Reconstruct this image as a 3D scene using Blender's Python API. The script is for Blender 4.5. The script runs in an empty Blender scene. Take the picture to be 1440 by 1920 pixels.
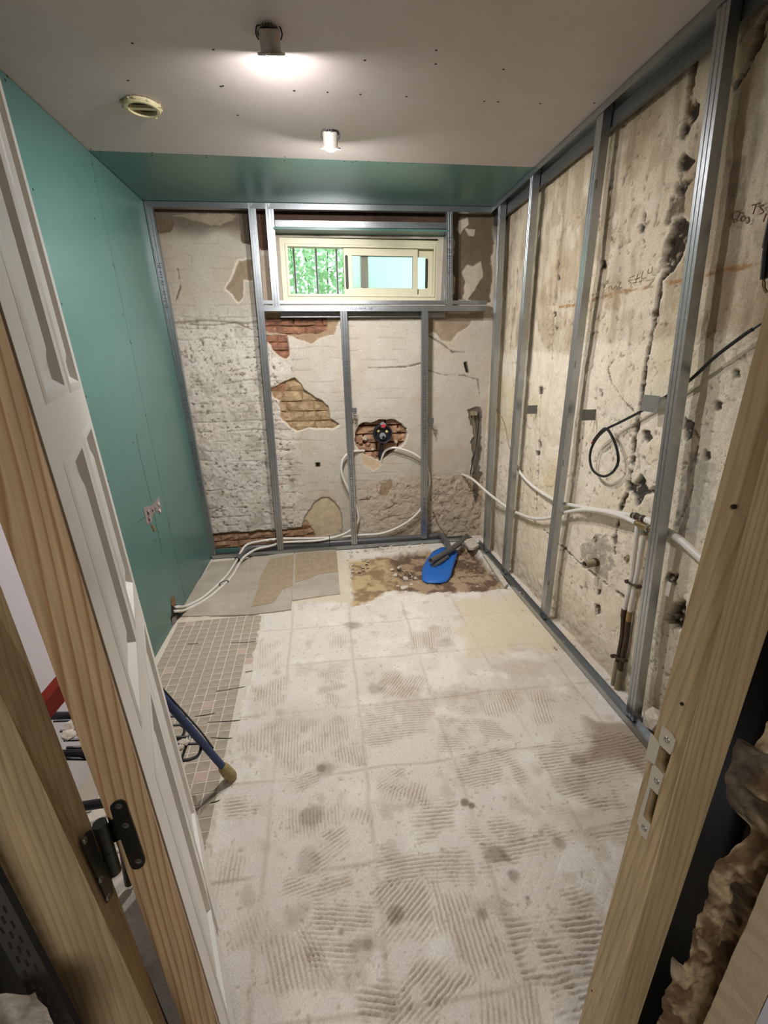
import bpy, bmesh, math, random
import numpy as np
from mathutils import Vector, Matrix

SC = bpy.context.scene
COL = SC.collection
random.seed(7)

# ------------------------------------------------------------------ camera
F, YAW, PITCH, ROLL = 850.0, .125, -.313, -.013      # focal length in pixels of a 1440 x 1920 frame
CAM = np.array([0, 0, 1.432])
HC = 2.408                                            # ceiling height
_cy, _sy, _cp, _sp = math.cos(YAW), math.sin(YAW), math.cos(PITCH), math.sin(PITCH)
_f = np.array([_sy*_cp, _cy*_cp, _sp]); _r0 = np.array([_cy, -_sy, 0]); _u0 = np.cross(_r0, _f)
_r = math.cos(ROLL)*_r0 + math.sin(ROLL)*_u0
_u = -math.sin(ROLL)*_r0 + math.cos(ROLL)*_u0
cam = bpy.data.cameras.new('camera'); camo = bpy.data.objects.new('camera', cam); COL.objects.link(camo)
cam.sensor_fit = 'VERTICAL'; cam.sensor_height = 36; cam.sensor_width = 27
cam.lens = F/1920*36; cam.clip_start = .02; cam.clip_end = 60
camo.matrix_world = Matrix(((_r[0], _u[0], -_f[0], CAM[0]), (_r[1], _u[1], -_f[1], CAM[1]), (_r[2], _u[2], -_f[2], CAM[2]), (0, 0, 0, 1)))
SC.camera = camo

# ------------------------------------------------------------------ world, exposure
w = bpy.data.worlds.new('sky'); SC.world = w; w.use_nodes = True
w.node_tree.nodes['Background'].inputs[0].default_value = (.74, .89, 1.0, 1)
w.node_tree.nodes['Background'].inputs[1].default_value = 5.0
SC.view_settings.view_transform = 'Standard'; SC.view_settings.look = 'None'
SC.view_settings.gamma = 1; SC.view_settings.use_curve_mapping = False
SC.view_settings.exposure = 0.0
LED_STRENGTH = 2750; LED_COLOUR = (1, .972, .972)
HALL_FILL_WATT = 26.0
SC.cycles.max_bounces = 16; SC.cycles.diffuse_bounces = 10

# ------------------------------------------------------------------ points of the room from points of the photograph
def ray(q): return _f + (q[0]-720)/F*_r - (q[1]-960)/F*_u
def on(q, ax, val):
    d = ray(q); t = (val-CAM[ax])/d[ax]; return CAM + t*d
def fl(q, z=0): return on(q, 2, z)
def ce(q, z=HC): return on(q, 2, z)
def YB(x, z): return (1-z/HC)*(3.418+.0311*(x+.945)) + z/HC*(3.381-.0366*(x+1.025))
def XR(y, z): return 1.205-.02*z
def XL(y, z): return -.94-.0395*z
def back(q, off=0):
    Y = 3.4
    for _ in range(20):
        p = on(q, 1, Y); Y = YB(p[0], p[2])+off
    return on(q, 1, Y)
def right(q, off=0):
    X = 1.2
    for _ in range(25):
        p = on(q, 0, X); X = XR(p[1], p[2])+off
    return on(q, 0, X)
def left(q, off=0):
    X = -1
    for _ in range(25):
        p = on(q, 0, X); X = XL(p[1], p[2])+off
    return on(q, 0, X)
def on_plane(q, p0, n):
    d = ray(q); n = np.array(n, float); return CAM + d*((np.array(p0)-CAM)@n/(d@n))
OB, OR = .10, .085            # the old walls stand this far behind the fronts of the metal studs

# ------------------------------------------------------------------ materials
def lin(c):
    c = c/255
    return c/12.92 if c <= .04045 else ((c+.055)/1.055)**2.4
def C(r, g, b): return (lin(r), lin(g), lin(b), 1)
def mat(name, col, rough=.7, metal=0, noise=0, nscale=20, bump=0, bscale=120, spec=.5, col2=None, emit=None, stretch=None):
    m = bpy.data.materials.new(name); m.use_nodes = True
    nt = m.node_tree; b = nt.nodes['Principled BSDF']
    b.inputs['Base Color'].default_value = col; b.inputs['Roughness'].default_value = rough
    b.inputs['Metallic'].default_value = metal; b.inputs['Specular IOR Level'].default_value = spec
    tc = nt.nodes.new('ShaderNodeTexCoord'); src = tc.outputs['Object']
    if stretch:
        mp = nt.nodes.new('ShaderNodeMapping'); mp.inputs['Scale'].default_value = stretch
        nt.links.new(src, mp.inputs[0]); src = mp.outputs[0]
    if noise or col2:
        n = nt.nodes.new('ShaderNodeTexNoise'); n.inputs['Scale'].default_value = nscale; n.inputs['Detail'].default_value = 6
        n.inputs['Roughness'].default_value = .65
        nt.links.new(src, n.inputs['Vector'])
        r = nt.nodes.new('ShaderNodeValToRGB'); r.color_ramp.elements[0].position = .32; r.color_ramp.elements[1].position = .68
        c2 = col2 or tuple(x*(1-noise) for x in col[:3])+(1,)
        r.color_ramp.elements[0].color = c2; r.color_ramp.elements[1].color = col
        nt.links.new(n.outputs['Fac'], r.inputs[0]); nt.links.new(r.outputs[0], b.inputs['Base Color'])
    if bump:
        n2 = nt.nodes.new('ShaderNodeTexNoise'); n2.inputs['Scale'].default_value = bscale; n2.inputs['Detail'].default_value = 4
        nt.links.new(src, n2.inputs['Vector'])
        bp = nt.nodes.new('ShaderNodeBump'); bp.inputs['Strength'].default_value = bump; bp.inputs['Distance'].default_value = .003
        nt.links.new(n2.outputs['Fac'], bp.inputs['Height']); nt.links.new(bp.outputs[0], b.inputs['Normal'])
    if emit:
        b.inputs['Emission Color'].default_value = emit[0]+(1,); b.inputs['Emission Strength'].default_value = emit[1]
    return m
def tinted(name, rough=.9, grain=.18, gscale=160, bump=.5, bscale=220):
    """base colour from the point attribute tint, with fine grain"""
    m = bpy.data.materials.new(name); m.use_nodes = True
    nt = m.node_tree; b = nt.nodes['Principled BSDF']; b.inputs['Roughness'].default_value = rough
    b.inputs['Specular IOR Level'].default_value = .2
    a = nt.nodes.new('ShaderNodeAttribute'); a.attribute_name = 'tint'
    tc = nt.nodes.new('ShaderNodeTexCoord')
    n = nt.nodes.new('ShaderNodeTexNoise'); n.inputs['Scale'].default_value = gscale; n.inputs['Detail'].default_value = 5
    nt.links.new(tc.outputs['Object'], n.inputs['Vector'])
    mr = nt.nodes.new('ShaderNodeMapRange'); mr.inputs[1].default_value = .3; mr.inputs[2].default_value = .7
    mr.inputs[3].default_value = 1-grain; mr.inputs[4].default_value = 1+grain*.6
    nt.links.new(n.outputs['Fac'], mr.inputs[0])
    mx = nt.nodes.new('ShaderNodeVectorMath'); mx.operation = 'SCALE'
    nt.links.new(a.outputs['Color'], mx.inputs[0]); nt.links.new(mr.outputs[0], mx.inputs['Scale'])
    nt.links.new(mx.outputs[0], b.inputs['Base Color'])
    n2 = nt.nodes.new('ShaderNodeTexNoise'); n2.inputs['Scale'].default_value = bscale; n2.inputs['Detail'].default_value = 5
    nt.links.new(tc.outputs['Object'], n2.inputs['Vector'])
    bp = nt.nodes.new('ShaderNodeBump'); bp.inputs['Strength'].default_value = bump; bp.inputs['Distance'].default_value = .003
    nt.links.new(n2.outputs['Fac'], bp.inputs['Height']); nt.links.new(bp.outputs[0], b.inputs['Normal'])
    return m
def pine(name, light, dark, rings=70, rough=.5, seed=0., thin=.55):
    """plain sawn softwood: stretched growth rings along z"""
    m = bpy.data.materials.new(name); m.use_nodes = True
    nt = m.node_tree; b = nt.nodes['Principled BSDF']; b.inputs['Roughness'].default_value = rough
    b.inputs['Specular IOR Level'].default_value = .3
    tc = nt.nodes.new('ShaderNodeTexCoord')
    def noise(sc, scale, detail):
        mp = nt.nodes.new('ShaderNodeMapping'); mp.inputs['Scale'].default_value = sc; mp.inputs['Location'].default_value = (seed, seed*.7, seed*.3)
        nt.links.new(tc.outputs['Object'], mp.inputs[0])
        n = nt.nodes.new('ShaderNodeTexNoise'); n.inputs['Scale'].default_value = scale; n.inputs['Detail'].default_value = detail
        nt.links.new(mp.outputs[0], n.inputs['Vector']); return n.outputs['Fac']
    def math_(op, x, y):
        n = nt.nodes.new('ShaderNodeMath'); n.operation = op
        for i, v in enumerate((x, y)):
            if isinstance(v, (int, float)): n.inputs[i].default_value = v
            else: nt.links.new(v, n.inputs[i])
        return n.outputs[0]
    sx = nt.nodes.new('ShaderNodeSeparateXYZ'); nt.links.new(tc.outputs['Object'], sx.inputs[0])
    across = math_('ADD', math_('MULTIPLY', sx.outputs[0], 1.0), math_('MULTIPLY', sx.outputs[1], .85))
    fld = math_('ADD', across, math_('ADD', math_('MULTIPLY', noise((6, 6, .9), 1.0, 1), .10), math_('MULTIPLY', noise((30, 30, 2.2), 1.0, 2), .014)))
    ph = math_('MULTIPLY', fld, rings)
    fr = math_('FRACT', ph, 0)
    r = nt.nodes.new('ShaderNodeValToRGB'); e = r.color_ramp.elements
    e[0].position = 0; e[0].color = light; e[1].position = 1; e[1].color = light
    x = e.new(thin); x.color = tuple(.8*l+.2*d for l, d in zip(light, dark))
    x = e.new(.86); x.color = dark
    nt.links.new(fr, r.inputs[0])
    g = nt.nodes.new('ShaderNodeMapRange'); g.inputs[1].default_value = .3; g.inputs[2].default_value = .7; g.inputs[3].default_value = .84; g.inputs[4].default_value = 1.12
    nt.links.new(noise((90, 90, 3), 2.0, 4), g.inputs[0])
    g2 = nt.nodes.new('ShaderNodeMapRange'); g2.inputs[1].default_value = .3; g2.inputs[2].default_value = .7; g2.inputs[3].default_value = .86; g2.inputs[4].default_value = 1.08
    nt.links.new(noise((10, 10, 2.2), 1.5, 3), g2.inputs[0])
    mx = nt.nodes.new('ShaderNodeVectorMath'); mx.operation = 'SCALE'
    nt.links.new(r.outputs[0], mx.inputs[0]); nt.links.new(math_('MULTIPLY', g.outputs[0], g2.outputs[0]), mx.inputs['Scale'])
    nt.links.new(mx.outputs[0], b.inputs['Base Color'])
    return m
def glass(name, col, rough, ior=1.05):
    m = bpy.data.materials.new(name); m.use_nodes = True
    b = m.node_tree.nodes['Principled BSDF']
    b.inputs['Base Color'].default_value = col; b.inputs['Roughness'].default_value = rough
    b.inputs['Transmission Weight'].default_value = 1; b.inputs['IOR'].default_value = ior
    return m

M = dict(
    zinc=mat('galvanised steel', C(176, 180, 182), .30, .92, noise=.18, nscale=60, bump=.15, bscale=300),
    zinc_dark=mat('dull galvanised steel', C(120, 121, 120), .45, .7, noise=.2, nscale=50),
    green=mat('green moisture resistant plasterboard', C(79, 117, 110), .30, 0, col2=C(76, 112, 105), nscale=14, bump=.05, bscale=300, spec=.6),
    board=mat('beige plasterboard paper', C(188, 178, 173), .5, 0, col2=C(182, 171, 165), nscale=9, bump=.06, bscale=350, spec=.4),
    lilac=mat('white lining paint', C(205, 200, 205), .8),
    gap=mat('dark green crack line', C(70, 90, 80), .9),  # dark green for the thin crack lines
    screw=mat('black phosphate screw', C(28, 28, 28), .5, .4),
    gypsum=mat('broken gypsum core', C(150, 138, 132), .95, 0, noise=.45, nscale=120, bump=.8, bscale=180),
    wall=tinted('old plaster'),
    floor=tinted('tile adhesive on screed', grain=.14, gscale=200, bump=.45, bscale=260),
    brick=mat('red brick', C(158, 114, 90), .95, 0, col2=C(102, 74, 60), nscale=20, bump=.9, bscale=110, spec=.1),
    brick_y=mat('sandy yellow brick', C(184, 160, 126), .95, 0, col2=C(122, 98, 72), nscale=22, bump=.9, bscale=110, spec=.1),
    brick_o=mat('orange broken brick', C(180, 144, 114), .95, 0, col2=C(124, 94, 74), nscale=24, bump=.9, bscale=110, spec=.1),
    rubble=mat('mortar rubble', C(190, 176, 154), .95, 0, col2=C(150, 132, 108), nscale=40, bump=.8, bscale=120),
    rubble_w=mat('white plaster rubble', C(212, 203, 190), .95, 0, col2=C(176, 164, 146), nscale=40, bump=.6, bscale=120),
    mosaic=mat('grey brown mosaic', C(174, 162, 145), .7, 0, col2=C(152, 140, 122), nscale=18, bump=.25, bscale=200, spec=.3),
    mosaic_p=mat('pink mosaic', C(194, 168, 154), .7, 0, col2=C(182, 162, 146), nscale=18, bump=.25, bscale=200, spec=.3),
    slab=mat('grey floor tile', C(182, 172, 158), .8, 0, col2=C(160, 149, 133), nscale=5, bump=.2, bscale=150, spec=.25),
    slab_glue=mat('brown adhesive on floor tile', C(168, 150, 124), .9, 0, col2=C(150, 132, 106), nscale=25, bump=.6, bscale=120),
    cream=mat('cream lacquered aluminium', C(206, 201, 170), .4, 0, noise=.06, nscale=20),
    gasket=mat('dark gasket', C(40, 40, 38), .6),
    pipe=mat('white multilayer pipe', C(216, 211, 202), .42, 0, noise=.08, nscale=30),
    pvc=mat('grey waste pipe', C(92, 90, 90), .35, 0, noise=.12, nscale=30),
    black=mat('black rubber', C(22, 22, 23), .45),
    blackp=mat('black plastic', C(26, 27, 34), .4),
    brass=mat('brass', C(160, 138, 96), .4, .8, noise=.3, nscale=80),
    copper=mat('tarnished copper', C(84, 66, 50), .55, .5, noise=.4, nscale=60),
    lead=mat('dirty painted pipe', C(150, 138, 112), .7, 0, noise=.25, nscale=50),
    blue=mat('blue plastic', C(32, 102, 186), .55, 0, noise=.1, nscale=30, bump=.2, bscale=60),
    bluesteel=mat('blue lacquered steel', C(36, 62, 116), .45, .1, noise=.3, nscale=50),
    rubber=mat('worn yellowish rubber', C(176, 160, 112), .85, 0, col2=C(140, 124, 88), nscale=60, bump=.6, bscale=150),
    red=mat('red plastic', C(186, 52, 30), .45, 0, noise=.1, nscale=30),
    redcap=mat('red cap', C(196, 54, 60), .4), greycap=mat('grey cap', C(132, 132, 140), .4), yellowcap=mat('ivory port', C(200, 184, 120), .5),
    white=mat('white lacquer', C(240, 237, 232), .3, 0, bump=.05, bscale=200),
    led=mat('lit lens', (1, .95, .85, 1), .5, emit=(LED_COLOUR, LED_STRENGTH)),
    lamp=mat('satin nickel', C(196, 190, 180), .4, .5, noise=.1, nscale=40),
    lamp_dark=mat('dark bracket', C(30, 28, 26), .6),
    plastic=mat('ivory vent plastic', C(206, 196, 158), .5, 0, col2=C(184, 172, 130), nscale=60, bump=.4, bscale=200),
    hole=mat('hole shade and knot black', C(26, 22, 18), .95),  # near black that stands in for the shade inside holes
    pine_l=pine('pale pine', C(196, 174, 136), C(176, 152, 114), 95, .55),
    pine_d=pine('reddish pine', C(210, 182, 142), C(168, 130, 90), 95, .42, 2.),
    pine_in=mat('cut pine', C(140, 104, 62), .8, 0, noise=.4, nscale=60),
    hinge=mat('dark zinc hinge', C(74, 78, 76), .3, .85),
    plate=mat('nickel strike plate', C(206, 200, 184), .4, .35),
    chrome=mat('screw steel', C(150, 150, 146), .3, .9),
    masonry=tinted('broken masonry', grain=.3, gscale=90, bump=.9, bscale=90),
    render=mat('sandy render', C(196, 180, 150), .95, 0, noise=.12, nscale=120, bump=.5, bscale=260),
    paintwall=mat('white hall paint', C(206, 206, 214), .7),
    hallwall=mat('hall paint', C(104, 94, 82), .9),
    leaf=mat('bright green leaf', C(178, 206, 170), .6, 0, col2=C(130, 176, 124), nscale=6),
    twig=mat('bark', C(90, 76, 58), .9),
    bar=mat('pale painted iron', C(188, 186, 190), .5, .2),
    clear=glass('clear glass', (1, 1, 1, 1), 0.0, 1.02),
    frost=glass('frosted glass', (.93, .96, 1, 1), .55, 1.15),
    ink=mat('printed ink', C(70, 72, 78), .8), pencil=mat('brown pencil', C(108, 76, 60), .9),
)

def leaf_mat():
    nt = M['leaf'].node_tree; b = nt.nodes['Principled BSDF']; out = nt.nodes['Material Output']
    t = nt.nodes.new('ShaderNodeBsdfTranslucent'); t.inputs[0].default_value = C(176, 208, 158)
    m = nt.nodes.new('ShaderNodeMixShader'); m.inputs[0].default_value = .5
    nt.links.new(b.outputs[0], m.inputs[1]); nt.links.new(t.outputs[0], m.inputs[2]); nt.links.new(m.outputs[0], out.inputs[0])
leaf_mat()
# ------------------------------------------------------------------ object helpers
class MB:
    def __init__(s): s.v = []; s.f = []
    def add(s, vs, fs):
        o = len(s.v); s.v += [tuple(map(float, v)) for v in vs]; s.f += [tuple(i+o for i in f) for f in fs]; return s
    def box8(s, p):       # p: 4 bottom corners + 4 top corners, same order
        return s.add(p, [(3, 2, 1, 0), (4, 5, 6, 7), (0, 1, 5, 4), (1, 2, 6, 5), (2, 3, 7, 6), (3, 0, 4, 7)])
    def box(s, c, d, ax=None):
        c = np.array(c, float); ax = ax or ((1, 0, 0), (0, 1, 0), (0, 0, 1))
        a = [np.array(x, float)*h/2 for x, h in zip(ax, d)]
        sg = [(-1, -1), (1, -1), (1, 1), (-1, 1)]
        return s.box8([c+i*a[0]+j*a[1]-a[2] for i, j in sg]+[c+i*a[0]+j*a[1]+a[2] for i, j in sg])
    def loft(s, rings, caps=True, close=True):
        n = len(rings[0]); vs = [p for r in rings for p in r]; fs = []
        for k in range(len(rings)-1):
            for i in range(n if close else n-1):
                j = (i+1) % n
                fs.append((k*n+i, k*n+j, (k+1)*n+j, (k+1)*n+i))
        if caps: fs += [tuple(range(n-1, -1, -1)), tuple(range((len(rings)-1)*n, len(rings)*n))]
        return s.add(vs, fs)
    def tube(s, pts, r, n=10, smooth=6, caps=True):
        P = catmull(pts, smooth) if smooth > 1 else [np.array(p, float) for p in pts]
        rings = []; up = None
        for i, p in enumerate(P):
            t = P[min(i+1, len(P)-1)]-P[max(i-1, 0)]; t = t/(np.linalg.norm(t)+1e-12)
            if up is None:
                up = np.array([0, 0, 1.]) if abs(t[2]) < .9 else np.array([1., 0, 0])
            a = up-(up@t)*t; a /= np.linalg.norm(a)+1e-12; up = a; b = np.cross(t, a)
            rr = r(i/(len(P)-1)) if callable(r) else r
            rings.append([p+rr*(math.cos(k*2*math.pi/n)*a+math.sin(k*2*math.pi/n)*b) for k in range(n)])
        return s.loft(rings, caps)
    def hollow(s, p0, p1, ro, ri, n=20):
        p0 = np.array(p0, float); p1 = np.array(p1, float); t = p1-p0; t /= np.linalg.norm(t)
        a = np.cross(t, (0, 0, 1.) if abs(t[2]) < .9 else (1., 0, 0)); a /= np.linalg.norm(a); b = np.cross(t, a)
        ring = lambda p, r: [p+r*(math.cos(k*2*math.pi/n)*a+math.sin(k*2*math.pi/n)*b) for k in range(n)]
        return s.loft([ring(p0, ri), ring(p0, ro), ring(p1, ro), ring(p1, ri), ring(p0, ri)], caps=False)
    def lathe(s, prof, c, ax, n=24, caps=False):     # prof: (radius, distance along the axis)
        c = np.array(c, float); t = np.array(ax, float); t /= np.linalg.norm(t)
        a = np.cross(t, (0, 0, 1.) if abs(t[2]) < .9 else (1., 0, 0)); a /= np.linalg.norm(a); b = np.cross(t, a)
        return s.loft([[c+t*d+r*(math.cos(k*2*math.pi/n)*a+math.sin(k*2*math.pi/n)*b) for k in range(n)] for r, d in prof], caps)
    def slab(s, poly, nrm, th):                      # flat polygon given thickness along nrm
        nrm = np.array(nrm, float); nrm /= np.linalg.norm(nrm)
        return s.loft([[np.array(p, float) for p in poly], [np.array(p, float)+nrm*th for p in poly]])
    def obj(s, name, m, parent=None, smooth=False, fix=True):
        o = np.zeros(3)
        root = parent
        while root is not None:
            o = o+np.array(root.location); root = root.parent
        me = bpy.data.meshes.new(name); me.from_pydata([tuple(np.array(v)-o) for v in s.v], [], s.f)
        if fix:
            bm = bmesh.new(); bm.from_mesh(me); bmesh.ops.recalc_face_normals(bm, faces=bm.faces); bm.to_mesh(me); bm.free()
        me.materials.append(M[m] if isinstance(m, str) else m)
        if smooth:
            me.polygons.foreach_set('use_smooth', [True]*len(me.polygons))
            if smooth != 'all':
                try: me.set_sharp_from_angle(angle=math.radians(40))
                except Exception: pass
        ob = bpy.data.objects.new(name, me); COL.objects.link(ob)
        if parent is not None: ob.parent = parent
        return ob
def catmull(pts, k):
    P = [np.array(p, float) for p in pts]; P = [2*P[0]-P[1]]+P+[2*P[-1]-P[-2]]; out = []
    for i in range(1, len(P)-2):
        for j in range(k):
            t = j/k
            out.append(.5*((2*P[i])+(-P[i-1]+P[i+1])*t+(2*P[i-1]-5*P[i]+4*P[i+1]-P[i+2])*t*t+(-P[i-1]+3*P[i]-3*P[i+1]+P[i+2])*t**3))
    out.append(P[-2]); return out
def thing(name, label, cat, loc, group=None, kind=None):
    o = bpy.data.objects.new(name, None); COL.objects.link(o); o.location = tuple(map(float, loc)); o.empty_display_size = .05
    return tag(o, label, cat, group, kind)
def tag(o, label=None, cat=None, group=None, kind=None):
    if label: o['label'] = label
    if cat: o['category'] = cat
    if group: o['group'] = group
    if kind: o['kind'] = kind
    return o
def lab(o, l): o['label'] = l; return o

# ------------------------------------------------------------------ noise and masks on grids
def _hash(ix, iy, seed):
    n = (ix.astype(np.int64)*374761393+iy.astype(np.int64)*668265263+seed*1442695041) & 0x7fffffff
    n = ((n ^ (n >> 13))*1274126177) & 0x7fffffff
    return ((n ^ (n >> 16)) & 0xffff)/65535.0
def vn(x, y, seed=0):
    ix = np.floor(x); iy = np.floor(y); fx = x-ix; fy = y-iy
    fx = fx*fx*(3-2*fx); fy = fy*fy*(3-2*fy)
    a = _hash(ix, iy, seed); b = _hash(ix+1, iy, seed); c = _hash(ix, iy+1, seed); d = _hash(ix+1, iy+1, seed)
    return (a*(1-fx)+b*fx)*(1-fy)+(c*(1-fx)+d*fx)*fy
def fbm(x, y, sc, seed=0, oct=4, gain=.5):
    s = 0; a = 1; t = 0
    for k in range(oct):
        s = s+a*vn(x*sc+17.3*k, y*sc-9.1*k, seed+k*31); t += a; a *= gain; sc *= 2
    return s/t                                      # 0..1
def sstep(a, b, x):
    t = np.clip((x-a)/(b-a), 0, 1); return t*t*(3-2*t)
def sdf(U, V, poly):
    P = np.array(poly, float); d = np.full(U.shape, 1e9); ins = np.zeros(U.shape, bool)
    for i in range(len(P)):
        ax, ay = P[i]; bx, by = P[(i+1) % len(P)]
        ex, ey = bx-ax, by-ay; wx, wy = U-ax, V-ay
        t = np.clip((wx*ex+wy*ey)/(ex*ex+ey*ey+1e-12), 0, 1)
        d = np.minimum(d, (wx-ex*t)**2+(wy-ey*t)**2)
        c = ((ay > V) != (by > V)) & (U < (bx-ax)*(V-ay)/((by-ay) if by != ay else 1e-12)+ax)
        ins ^= c
    d = np.sqrt(d); return np.where(ins, -d, d)
def linedist(U, V, pts):
    P = np.array(pts, float); d = np.full(U.shape, 1e9); s = np.zeros(U.shape); L = 0
    for i in range(len(P)-1):
        ex, ey = P[i+1]-P[i]; wx, wy = U-P[i, 0], V-P[i, 1]; l = math.hypot(ex, ey)
        t = np.clip((wx*ex+wy*ey)/(l*l+1e-12), 0, 1)
        dd = np.hypot(wx-ex*t, wy-ey*t); m = dd < d
        d = np.where(m, dd, d); s = np.where(m, L+t*l, s); L += l
    return d, s
def col3(c): return np.array(c[:3])
def mixc(a, c, m): return a*(1-m[..., None])+np.asarray(c)*m[..., None]
def grid_obj(name, X, Y, Z, tint, m, keep=None, flip=False):
    nv, nu = X.shape
    me = bpy.data.meshes.new(name)
    co = np.stack([X, Y, Z], -1).reshape(-1, 3).astype(np.float32)
    i = np.arange((nv-1)*(nu-1)); r = i//(nu-1); c = i % (nu-1); a = r*nu+c
    q = np.stack([a, a+1, a+nu+1, a+nu], -1)
    if flip: q = q[:, ::-1]
    if keep is not None: q = q[keep.reshape(-1)]
    nf = len(q)
    me.vertices.add(len(co)); me.vertices.foreach_set('co', co.ravel())
    me.loops.add(nf*4); me.loops.foreach_set('vertex_index', q.ravel().astype(np.int32))
    me.polygons.add(nf); me.polygons.foreach_set('loop_start', np.arange(0, nf*4, 4, dtype=np.int32))
    me.update(calc_edges=True)
    me.polygons.foreach_set('use_smooth', np.ones(nf, bool))
    at = me.attributes.new('tint', 'FLOAT_COLOR', 'POINT')
    t = np.concatenate([np.clip(tint, 0, 1), np.ones(tint.shape[:2]+(1,))], -1).reshape(-1, 4).astype(np.float32)
    at.data.foreach_set('color', t.ravel())
    me.materials.append(M[m]); me.validate()
    o = bpy.data.objects.new(name, me); COL.objects.link(o); return o

# ================================================================== FLOOR
def fq(qs): return [tuple(fl(q)[:2]) for q in qs]
xs = np.concatenate([np.arange(-1.45, -.46, .009), np.arange(-.46, 1.24, .0029), np.arange(1.24, 1.36, .008)])
ys = np.concatenate([np.arange(-.1, .5, .02), np.arange(.5, 1.45, .0026), np.arange(1.45, 2.1, .0034), np.arange(2.1, 3.62, .006)])
U, V = np.meshgrid(xs, ys)
Hh = (fbm(U, V, 3, 1, 3)-.5)*.006+(fbm(U, V, 22, 2, 3)-.5)*.0022
tint = np.ones(U.shape+(3,))*col3(C(218, 210, 200))
big = fbm(U, V, 2.2, 5, 4); tint = mixc(tint, col3(C(202, 190, 174)), sstep(.42, .7, big)*.7)
med = fbm(U, V, 9, 6, 4); tint = mixc(tint, col3(C(230, 224, 214)), sstep(.5, .75, med)*.7)
tint = mixc(tint, col3(C(172, 156, 134)), sstep(.62, .8, fbm(U, V, 14, 9, 4))*.4)
spk = fbm(U, V, 75, 11, 2); tint = mixc(tint, col3(C(160, 142, 118)), sstep(.74, .86, spk)*.45); Hh = Hh-sstep(.74, .86, spk)*.0016
# joints printed by the old tiles: a 33.5 cm grid
jx = [-.25, .085, .42, .755, 1.09]; jy = [.31, .645, .98, 1.315, 1.65, 1.985, 2.32, 2.655]
wob = (fbm(U, V, 6, 21, 2)-.5)*.02
onscreed = sstep(-.445, -.42, U+wob)
jm = np.zeros(U.shape)
for a in jx: jm = np.maximum(jm, np.exp(-((U+wob-a)/.0075)**2)*sstep(.25, .6, fbm(U, V, 5, 31, 2)+.15))
for b in jy: jm = np.maximum(jm, np.exp(-((V+wob-b)/.006)**2)*sstep(.3, .6, fbm(U, V, 5, 37, 2)+.12))
jm *= onscreed*sstep(2.75, 2.4, V)
Hh += -.0022*jm+.001*np.roll(jm, 3, 0); tint = mixc(tint, col3(C(170, 154, 132)), jm*.38)
# waffle print of the tile backs
wf = np.maximum(np.exp(-((((U+V)*.7+wob*.4) % .034-.017)/.003)**2), np.exp(-((((U-V)*.7+wob*.4) % .034-.017)/.003)**2))
Hh -= wf*.0011*onscreed*sstep(1.5, .9, V)*sstep(.45, .6, fbm(U, V, 3.3, 41, 2))
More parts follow.
